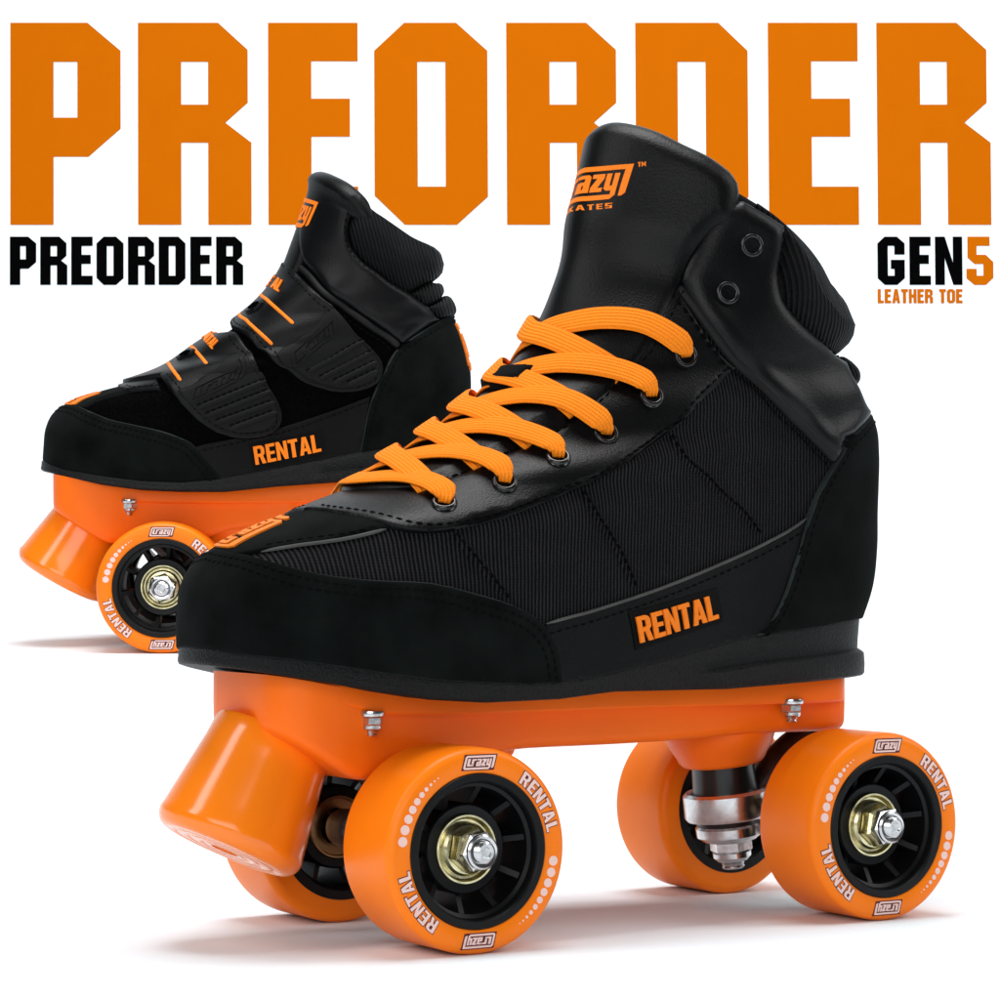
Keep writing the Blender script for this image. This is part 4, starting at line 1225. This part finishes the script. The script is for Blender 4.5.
# laces
lb = MB(); LW = 0.0086; LT = 0.0016
def proj_surf(p):
    loc, n, idx, d = B.tree.find_nearest(p)
    f = B.bf[idx]
    r = barycentric_transform(loc, B.bv[f[0]], B.bv[f[1]], B.bv[f[2]], *[Vector((*B.bst[q], 0)) for q in f])
    return loc, B.nrm(r.x, r.y)
def lace_strip(ctrl, tuck0=True, tuck1=True):
    """ctrl: list of (3-D point, height): a strip pulled straight between them over the boot"""
    pts = catmull([np.array([*(np.array(p)*1000), h*1000]) for p, h in ctrl], 0.8)
    C = []; Nn = []
    for q in pts:
        loc, n = proj_surf(Vector(q[:3])*0.001); C.append(loc+n*q[3]*0.001); Nn.append(n)
    sm = lambda A, w: [sum((A[j] for j in range(max(0, i-w), min(len(A), i+w+1))), Vector()) / len(range(max(0, i-w), min(len(A), i+w+1))) for i in range(len(A))]
    Nn = [v.normalized() for v in sm(Nn, 7)]; C2 = sm(C, 3); C2[0] = C[0]; C2[-1] = C[-1]
    n = len(C); w = np.full(n, LW)
    for i in range(n):
        if tuck0 and i < 7: w[i] = LW*(0.45+0.55*min(1, i/7))
        if tuck1 and n-1-i < 7: w[i] = LW*(0.45+0.55*min(1, (n-1-i)/7))
    ribbon(lb, C2, Nn, w, LT)
def cam_px(P):
    d = np.asarray(P)-CAM; z = d@fw
    return np.array([500+FPX*(d@rt)/z, 500-FPX*(d@upv)/z])
def ridge_at(px, py):
    tt = np.linspace(3.5, 12, 400); P = B.ev(np.zeros(400), tt, 0.005)
    return P[np.argmin([np.linalg.norm(cam_px(p)-np.array([px, py])) for p in P])]
RID = [ridge_at(*p) for p in ((362,484),(392,462),(430,434),(463,411),(500,380),(538,338))]
E3 = [B.ev([e[0]], [e[1]], 0.0)[0] for e in est]
mir = lambda p: np.array([p[0], -p[1], p[2]])
mix = lambda a, b, f: a*(1-f)+b*f
a = E3[0]; r = RID[0]
UPL = [ (E3[min(k+1, 5)]-E3[max(k-1, 0)]) for k in range(6)]; UPL = [u/np.linalg.norm(u) for u in UPL]
b0 = UPL[0]*0.004
lace_strip([(a, 0.0022), (mix(a, r, 0.03)+b0*0.35, 0.0040), (mix(a, r, 0.10)+b0*0.8, 0.0044), (mix(a, r, 0.40)+b0, 0.0046), (r, 0.0046), (mix(mir(a), r, 0.40)+mir(b0), 0.0046), (mix(mir(a), r, 0.10)+mir(b0)*0.8, 0.0044), (mix(mir(a), r, 0.03)+mir(b0)*0.35, 0.0040), (mir(a), 0.0022)])
for k in range(1, 6):
    for sg in (1, -1):
        f = (lambda p: p) if sg > 0 else mir
        ea = f(E3[k]); eb = mir(f(E3[k-1])); r = RID[k]
        hi = 0.0050 if sg > 0 else 0.0074
        u = f(UPL[k])*0.0050
        lace_strip([(ea, 0.0022), (mix(ea, r, 0.02)+u*0.25, 0.0042), (mix(ea, r, 0.09)+u*0.65, 0.0048), (mix(ea, r, 0.30)+u, 0.0052), (mix(ea, r, 0.55)+u*0.8, 0.0056 if sg > 0 else 0.0062), (mix(ea, r, 0.85)+u*0.25, hi), (r, hi),
                    (mix(eb, r, 0.72), hi*0.85), (mix(eb, r, 0.42), 0.0042), (mix(eb, r, 0.24), 0.0022)], True, False)
lb.build('lace', 'lace', skate)
# webbing keeper that holds the laces on the tongue
mb = MB()
tk_ = est[4][1]*0.55+est[5][1]*0.45
kp = [np.array(p) for p in ((-0.04, tk_-0.28), (0.07, tk_-0.28), (0.07, tk_+0.24), (-0.04, tk_+0.24))]
panel(B, mb, kp, 0.0080, 0.0030, base=0.0, grid=(0.01, 0.1)); mb.build('lace_keeper', 'lining', skate)

# hardware
zs_big = ([-150,-141,-121,-105,-88,-70,-42,-20,28,77,110], [87,85.5,81.8,78.6,76,74.8,75.2,77,76.6,78.8,80])
L2, TR = 78.53, 0.1163
make_plate(skate, -78.5, 78.5, -130.5, 90, [(-99, 28), (62, 28)], zs_big)
make_toe_stop(skate, (-0.1196, 0, 0.0604), 26.0, ln=0.0350)
w0 = make_wheel(skate, -L2*MM, -1, TR)
make_wheel(skate, L2*MM, -1, TR, w0); make_wheel(skate, -L2*MM, 1, TR, w0); make_wheel(skate, L2*MM, 1, TR, w0)
make_truck(skate, L2*MM, 1, TR); make_truck(skate, -L2*MM, -1, TR)

# ================================================================== the small strapped skate
KM = Matrix.Translation(KID_T) @ Matrix.Rotation(SLOPE, 4, rh) @ Matrix.Rotation(math.radians(-28), 4, 'Z')
kid = root_empty('roller_skate', KM, 'small black roller skate closed by two hook-and-loop straps, behind on the left')
keys_kid = [((-104.5,92),(101,102),fA), ((-104,100),(102.5,112),fA), ((-103,108.5),(103.5,122),fA), ((-99.5,116.0),(103.8,132),fB),
            ((-91.5,122),(103,142),fB), ((-77.5,126),(101,150),fC), ((-60,131),(98.5,157),fC), ((-44.5,137.5),(95.5,164),fD),
            ((-29,148.5),(95,170),fD), ((-13,159),(91,176.5),fE), ((2,171.5),(87,181.5),fE), ((13,186),(87.2,184.8),fF),
            ((19.5,202),(88,189.8),fF), ((24.5,217),(86.6,195.5),fG), ((29,231),(82,200.5),fG), ((32.5,242),(77.5,208),fG)]
ksx = [-105,-93,-74,-55,-36,-19,-5,21,48,75,104]; ksz = [92.5,88.3,85.3,83,82.3,83.9,86.5,91.3,97,101.5,103]
kz = lambda z: 75.5+(z-77)*0.963
kx = lambda x: x*0.985-11.2
keys_kid = [((kx(F[0]), kz(F[1])), (kx(H[0]), kz(H[1])), c) for F, H, c in keys_kid]
ksx = [kx(x) for x in ksx]; ksz = [kz(z) for z in ksz]
KB = Boot(keys_kid, (np.array(ksx, float), np.array(ksz, float)), KM, wscale=0.80)
base_mesh(KB, kid, 'loop')
kzb = ([-108,-93,-74,-55,-36,-15,10,46,104], [87.5,85,80.8,78.3,77.5,77.4,80,82.5,84])
kzb = ([kx(x) for x in kzb[0]], [kz(z) for z in kzb[1]])
make_sole(KB, kid, kzb, 16, flange=2.0)
# toe cap
kt = [(69,402),(78,407),(94,413),(110,419.5),(125,423),(140,426),(156,429.5),(170,433.5),(190,442),(204,456),(223,478)]
q0 = np.abs(KB.st(80, 408))
el = [('st', 0, q0[1]+0.06)]+kt[1:]
sE = KB.st(223, 477)
lat = KB.poly(el, [('st', sE[0], 0), ('st', 0, 0)])
mb = MB(); panel(KB, mb, sym(lat), 0.0019, 0.0009, 0, edge_mi=2)
eline = KB.poly(el)
for d in (0.0026, 0.0052): stitches(KB, mb, inset(KB, eline, -d, False), 0.0019, 1, dash=1.9, gap=0.9, w=0.6)
mb.build('toe_cap', ['suede', 'thread', 'suede_edge'], kid)
# vamp with logo
kv = KB.poly([('st', 0, q0[1]-0.1), ('st', 0.02, q0[1]-0.12), (84,409), (100,401), (118,396), (142,391), (162,390)], [(162,390), ('st', 0, KB.st(158,380)[1]+0.1)])
mb = MB(); panel(KB, mb, sym(kv), 0.0014, 0.0007)
mpv = affine_from(KB, [(78,399), (104,391.5), (82,401.5)], [(0,20), (100,20), (0,0)])
t_a, t_b = q0[1]+0.12, KB.st(122,391)[1]-0.1
decal(KB, mb, logo_polys(), lambda P: np.c_[-(np.asarray(P)[:, 1]-25)*0.0034, t_a+(np.asarray(P)[:, 0])*(t_b-t_a)*0.0095], 0.0015, 0.0005, 1, step=2.5)
mb.build('vamp', ['suede', 'orange_thread'], kid)
# throat edge piece
mb = MB()
kq = KB.poly([('st', 0, KB.st(120,389)[1]+0.1), (121,390), (128,393), (145,391.5), (162,391)], [(162,391), (166,376)], [(166,376), ('st', 0, KB.st(160,374)[1]+0.2)])
panel(KB, mb, sym(kq), 0.0024, 0.0008)
stitches(KB, mb, inset(KB, KB.poly([(122,391),(130,393),(145,391.5),(160,391)]), 0.0022, False), 0.0024, 1)
mb.build('eyestay', ['leather', 'thread'], kid)
# side panel
ktop = [(194,447),(210,442.5),(230,438.5),(255,433),(280,427.5),(310,418),(340,407),(371,395)]
sa = KB.st(205, 476)[0]; sb = KB.st(368, 450)[0]
lat = KB.poly(ktop, [(371,395),(368,420),(364,440),('st', sb, 0)], [('st', sb, 0), ('st', sa, 0)], [('st', sa, 0), (194,447)])
mb = MB(); panel(KB, mb, lat, 0.0012, 0.0006)
stitches(KB, mb, inset(KB, KB.poly(ktop), -0.0028, False), 0.0012, 1, mirror=False)
part = mb.build('side_panel', ['leather_matte', 'thread'], kid); mirrored(part); mb = MB()
mp = affine_from(KB, [(255,465),(321.5,451),(253,446.5),(318,434)], [(0,0),(31.6,0),(0,10),(31.6,10)])
tw, wl = word('RENTAL', COND, 0.55); k = 31.6/wl; kx_ = k
decal(KB, mb, [(rect(-1.6, -2.6, wl+2.2, 12.0), [])], lambda P: mp(np.asarray(P)*[kx_, 1]), 0.0012, 0.0003, 0, step=2)
decal(KB, mb, tw, lambda P: mp(np.asarray(P)*[kx_, 1]), 0.0015, 0.0006, 1, step=1.5)
mb.build('lettering', ['patch', 'orange_thread'], part)
# heel counter
kh = [(456,314),(440,320),(420,332),(402,344),(391,357),(384,372),(375,389),(369,406),(364,430),(360,455)]
qh = KB.st(452, 316)
hline = [('st', 1, qh[1]+0.25), ('st', 0.5*(1+qh[0]), qh[1]+0.15)]+kh[1:]
sh_ = KB.st(361, 452)[0]
lat = KB.poly(hline, [('st', sh_, 0), ('st', 1, 0)])
mb = MB(); panel(KB, mb, symh(lat), 0.0022, 0.0010, 0, edge_mi=2)
stitches(KB, mb, inset(KB, KB.poly(hline), 0.0034, False), 0.0022, 1)
tw, wl = word('RENTAL', COND, 0.8)
def heelmap(P, w=0.038, t0=3.6, t1=6.6):
    P = np.asarray(P, float); a = (P[:, 0]-50)/50*w            # signed around the back centre
    return np.c_[1-a, t0+(t1-t0)*P[:, 1]/50]
for o_, hs_ in logo_polys():
    o2 = resample(o_, 3.0); V, F = fill(np.array(o2), [np.array(resample(x, 3.0)) for x in hs_])
    Q = heelmap(V); top = KB.ev(Q[:, 0], Q[:, 1], 0.0029); bot = KB.ev(Q[:, 0], Q[:, 1], 0.0019)
    slab(mb, V, F, top, bot, 3, flip=False)
mb.build('heel_counter', ['suede', 'thread', 'suede_edge', 'orange_thread'], kid)
# ankle panel
kar = [(358,209),(353,216),(350,230),(353,246),(364,261),(382,275),(406,291),(424,306),(438,320)]
lat = KB.poly([(304,262),(302,246),(304,222),(308,206),(314,200),(322,197.5),(336,200),(348,204),(358,209)], kar, [(438,320),(420,332),(402,344)], [(402,344),(380,328),(350,308),(334,297),(318,280),(304,262)])
mb = MB(); panel(KB, mb, lat, 0.0036, 0.0045, base=0.0002)
stitches(KB, mb, inset(KB, KB.poly(kar), -0.0016, False), 0.0028, 1, mirror=False)
mirrored(mb.build('ankle_panel', ['leather_soft', 'thread'], kid)); mb = MB()
kw = KB.poly([(296,262),(312,279),(334,300),(350,312),(380,332),(399,346)])
cord(KB, mb, kw, 0.0012, 0.0036, 0.0016, 0, mirror=False)
stitches(KB, mb, inset(KB, kw, -0.0032, False), 0.0030, 1, mirror=False)
mirrored(mb.build('welt', ['welt', 'thread'], kid))
# collar rolls
qa = KB.st(357, 211); e1 = KB.st(414, 294)
lat = KB.poly([('st', 1, 14.22), ('st', qa[0], 14.22)], [('st', qa[0], 14.22), (350,222), (349,232), (353,248), (364,263), (382,277), (407,293)], [(407,293), ('st', 0.9, 10.55), ('st', 1, 10.5)])
mb = MB(); panel(KB, mb, symh(lat), 0.0046, 0.0090)
f1 = KB.st(409, 295); f2 = KB.st(424, 307); f3 = KB.st(438, 318)
lat = KB.poly([('st', 1, 10.35), ('st', 0.9, 10.4), ('st', f1[0], f1[1])], [('st', f1[0], f1[1]), ('st', f2[0], f2[1])], [('st', f2[0], f2[1]), ('st', 1, 9.05)])
panel(KB, mb, symh(lat), 0.0038, 0.0040)
lat = KB.poly([('st', 1, 8.9), ('st', f2[0], f2[1]-0.12)], [('st', f2[0], f2[1]-0.12), ('st', f3[0], f3[1])], [('st', f3[0], f3[1]), ('st', 1, f3[1])])
panel(KB, mb, symh(lat), 0.0034, 0.0036)
mb.build('collar', 'knit', kid)
# tongue
qt = KB.st(368, 206); 
print('kid tongue', qt)
qt = qt if qt is not None else np.array([0.3, 14])
lat = KB.poly([('st', 0, 14.7), ('st', qt[0]*0.4, 14.8), ('st', qt[0]*0.8, 14.85), ('st', qt[0]*1.05, 14.5), ('st', qt[0]*1.05, 13.4), (330,210), (312,235), (306,262), ('st', 0.12, 9.0)], [('st', 0.12, 9.0), ('st', 0, 9.0)])
def tongue_k(V, d): return 0.0024*np.exp(-((V[:, 1]-14.4)/0.45)**2)*np.clip(d/0.005, 0, 1)
mb = MB(); panel(KB, mb, sym(lat), 0.0034, 0.0036, hf=tongue_k)
decal(KB, mb, logo_polys(), lambda P: np.c_[(np.asarray(P)[:, 0]-50)*0.0030, 12.5+np.asarray(P)[:, 1]*0.020], 0.0034, 0.0006, 1, step=3)
mb.build('tongue', ['leather', 'orange_thread'], kid)
# straps
def strap(top_sil, upper, tip, lower, pad_a, pad_b, lines, txt_anchor, slot):
    HS = 0.0042; KB.hoff = HS
    q_u = KB.st(*upper[0]); q_l = KB.st(*lower[-1])
    lat = KB.poly([('st', 0, q_u[1]+0.25), ('st', q_u[0]*0.5, q_u[1]+0.1)]+upper, tip, lower, [lower[-1], ('st', q_l[0]*0.5, q_l[1]), ('st', 0, q_l[1]+0.05)])
    mb = MB(); HS = 0.0042
    # wraps over the instep and ends on the far side
    far = [np.array([-p[0]*0.75, p[1]]) for p in ([np.array([0.30, q_u[1]+0.1]), np.array([0.30, q_l[1]+0.0])])]
    poly_ = lat+[np.array([-0.30, q_l[1]+0.1]), np.array([-0.30, q_u[1]+0.2])]
    panel(KB, mb, poly_, HS, 0.0010)
    outl = KB.poly(upper, tip, lower)
    stitches(KB, mb, inset(KB, outl, 0.0028 if np.sum(np.array(lat)[:, 0]*np.roll(np.array(lat)[:, 1], -1)-np.roll(np.array(lat)[:, 0], -1)*np.array(lat)[:, 1]) > 0 else -0.0028, False), HS, 1, mirror=False)
    o = mb.build('strap', ['leather', 'thread'], kid)
    # moulded rubber grip at the free end
    gb = MB(); P = KB.poly(*pad_a)
    panel(KB, gb, P, 0.0016, 0.0008, base=HS-0.0004)
    for a, c in pad_b:
        l_ = KB.poly(px_line(a, c)); cord(KB, gb, l_, HS+0.0010, 0.0030, 0.0014, 0, mirror=False)
        stitches(KB, gb, inset(KB, l_, 0.0022, False), HS+0.0013, 1, mirror=False, dash=2.4, gap=0.8, w=0.8)
    mpl = px_map(KB, [(0,0),(100,0),(0,50),(100,50)], txt_anchor[1])
    decal(KB, gb, logo_polys(), mpl, HS+0.0010, 0.0007, 0, step=4)
    gb.build('grip', ['pad', 'thread'], o)
    tb = MB()
    for a, c in lines:
        l_ = KB.poly(px_line(a, c)); cord(KB, tb, l_, HS, 0.0021, 0.0007, 0, mirror=False)
    mpt_ = px_map(KB, [(txt_anchor[2],0),(31.6,0),(31.6,10),(txt_anchor[2],10)], txt_anchor[0])
    e1_ = mpt_(np.array([[txt_anchor[2]+1, 5.0], [31.0, 5.0]]))
    def mpt(P):
        # letters past the ridge of the instep carry on over the far side
        P = np.asarray(P, float); Q = mpt_(np.c_[np.maximum(P[:, 0], txt_anchor[2]+1), P[:, 1]])
        g = (e1_[1]-e1_[0])/(30.0-txt_anchor[2]); over = np.minimum(P[:, 0]-(txt_anchor[2]+1), 0)
        return Q+over[:, None]*g*np.array([1.0, 0.0])
    tw, wl = word('RENTAL', COND, 0.5); k2 = 31.6/wl
    decal(KB, tb, tw, lambda P: mpt(np.asarray(P)*[k2, 1]), HS, 0.0006, 0, step=1.5)
    tb.build('lettering', 'orange_thread', o)
    # folded end loop seen over the instep with a black oval painted for the shade in its slot
    sb_ = MB()
    s_c = KB.st(*slot[0])
    hw_, hh_ = slot[1]
    ov = [np.array([s_c[0]+hw_*math.cos(a)*(1 if abs(math.cos(a)) < 0.8 else 1), s_c[1]+hh_*math.copysign(abs(math.sin(a))**0.6, math.sin(a))]) for a in [2*math.pi*i/28 for i in range(28)]]
    panel(KB, sb_, ov, 0.0016, 0.0009, base=HS-0.0003)
    ov2 = [s_c+(p-s_c)*np.array([0.62, 0.55]) for p in ov]
    panel(KB, sb_, ov2, 0.0006, 0.0004, mi=1, base=HS+0.0012)
    sb_.build('strap_loop', ['leather', 'print_and_hole_shade'], o); KB.hoff = 0.0
strap(None,
      [(236,331),(248,348),(256,360),(266,376)], [(266,376),(276,396),(283,414),(280,428),(266,437),(240,439.5),(216,433.5)], [(216,433.5),(196,420),(180,404),(170,389),(159,374)],
      [[(178,391),(200,379),(222,366),(242,353)], [(242,353),(252,366),(263,384),(273,400),(277,414),(274,424),(263,431),(240,433.5),(220,428)], [(220,428),(203,417),(189,404),(178,391)]],
      [((196,409),(266,381)), ((204,417),(271,391)), ((214,424),(275,402)), ((228,430),(277,412))],
      [((167,362),(181,381)), ((190,344),(207,364))],
      ([(202,338),(212,350),(220,342),(209,331)], [(194,402),(244,378),(188,391),(247,363)], 9), ((186,355), (0.030, 0.26)))
strap(None,
      [(292,268),(306,281),(318,292),(333,304)], [(333,304),(352,327),(368,343),(381,358),(384,371),(378,384),(360,392),(336,393),(316,388)], [(316,388),(300,381),(280,368),(260,350),(244,334),(230,320)],
      [[(277,358),(296,341),(315,324),(333,309)], [(333,309),(350,329),(365,346),(376,360),(378,371),(372,380),(357,387),(337,388),(318,383)], [(318,383),(303,376),(290,368),(277,358)]],
      [((306,373),(364,341)), ((318,380),(372,352)), ((332,384),(377,362)), ((346,386),(378,371))],
      [((236,311),(273,345)), ((257,291),(294,324))],
      ([(263,283),(278.5,292),(285,282),(269,272)], [(296,366),(340,330),(288,356),(334,318)], 11), ((255,307), (0.034, 0.30)))

make_plate(kid, -55, 55, -109.5, 78, [(-72, 26)], kzb, hw=26.0)
make_toe_stop(kid, (-0.0915, 0, 0.0610), 29.5, ln=0.0340, r1=0.0250)
kw0 = make_wheel(kid, -0.055, -1, 0.100, None)
make_wheel(kid, 0.055, -1, 0.100, kw0); make_wheel(kid, -0.055, 1, 0.100, kw0); make_wheel(kid, 0.055, 1, 0.100, kw0)
make_truck(kid, 0.055, 1, 0.100); make_truck(kid, -0.055, -1, 0.100)

# ------------------------------------------------------------------ studio light
wd = bpy.data.worlds.new('World'); scene.world = wd; wd.use_nodes = True
wd.node_tree.nodes['Background'].inputs[0].default_value = (1, 1, 1, 1)
wd.node_tree.nodes['Background'].inputs[1].default_value = 0.05
def area(name, w, x, z, aim, size, power, size_y=None, spread=180):
    l = bpy.data.lights.new(name, 'AREA'); l.energy = power; l.size = size
    if size_y: l.shape = 'RECTANGLE'; l.size_y = size_y
    l.spread = math.radians(spread)
    o = bpy.data.objects.new(name, l); COL.objects.link(o)
    p = C0+fh*w+rh*x; p.z = z; o.location = p
    a = C0+fh*aim[0]+rh*aim[1]; a.z = aim[2]
    o.rotation_euler = (a-p).to_track_quat('-Z', 'Y').to_euler()
    return o
area('overhead_softbox', 1.05, 0.0, 1.45, (1.05, 0, 0), 0.8, 16.6, 0.6)
area('left_softbox', 0.45, -0.85, 0.85, (0.92, -0.05, 0.12), 0.28, 4.5, 0.8)
area('right_softbox', 0.95, 1.0, 0.75, (0.95, 0.1, 0.15), 0.4, 5.0, 0.9)
area('front_fill', -0.15, -0.2, 0.42, (0.95, 0, 0.06), 0.9, 5.0, 0.5)  # low fill added to brighten the wheel faces and plates
area('wall_fill', 0.7, 0.0, 1.6, (2.0, 0, 0.45), 1.8, 6.0, 0.5, spread=105)  # unseen lamp added to wash the backdrop up to white

scene.render.engine = 'CYCLES'
scene.render.resolution_x = 1024; scene.render.resolution_y = 1024
scene.view_settings.view_transform = 'Standard'; scene.view_settings.look = 'None'; scene.view_settings.exposure = 0
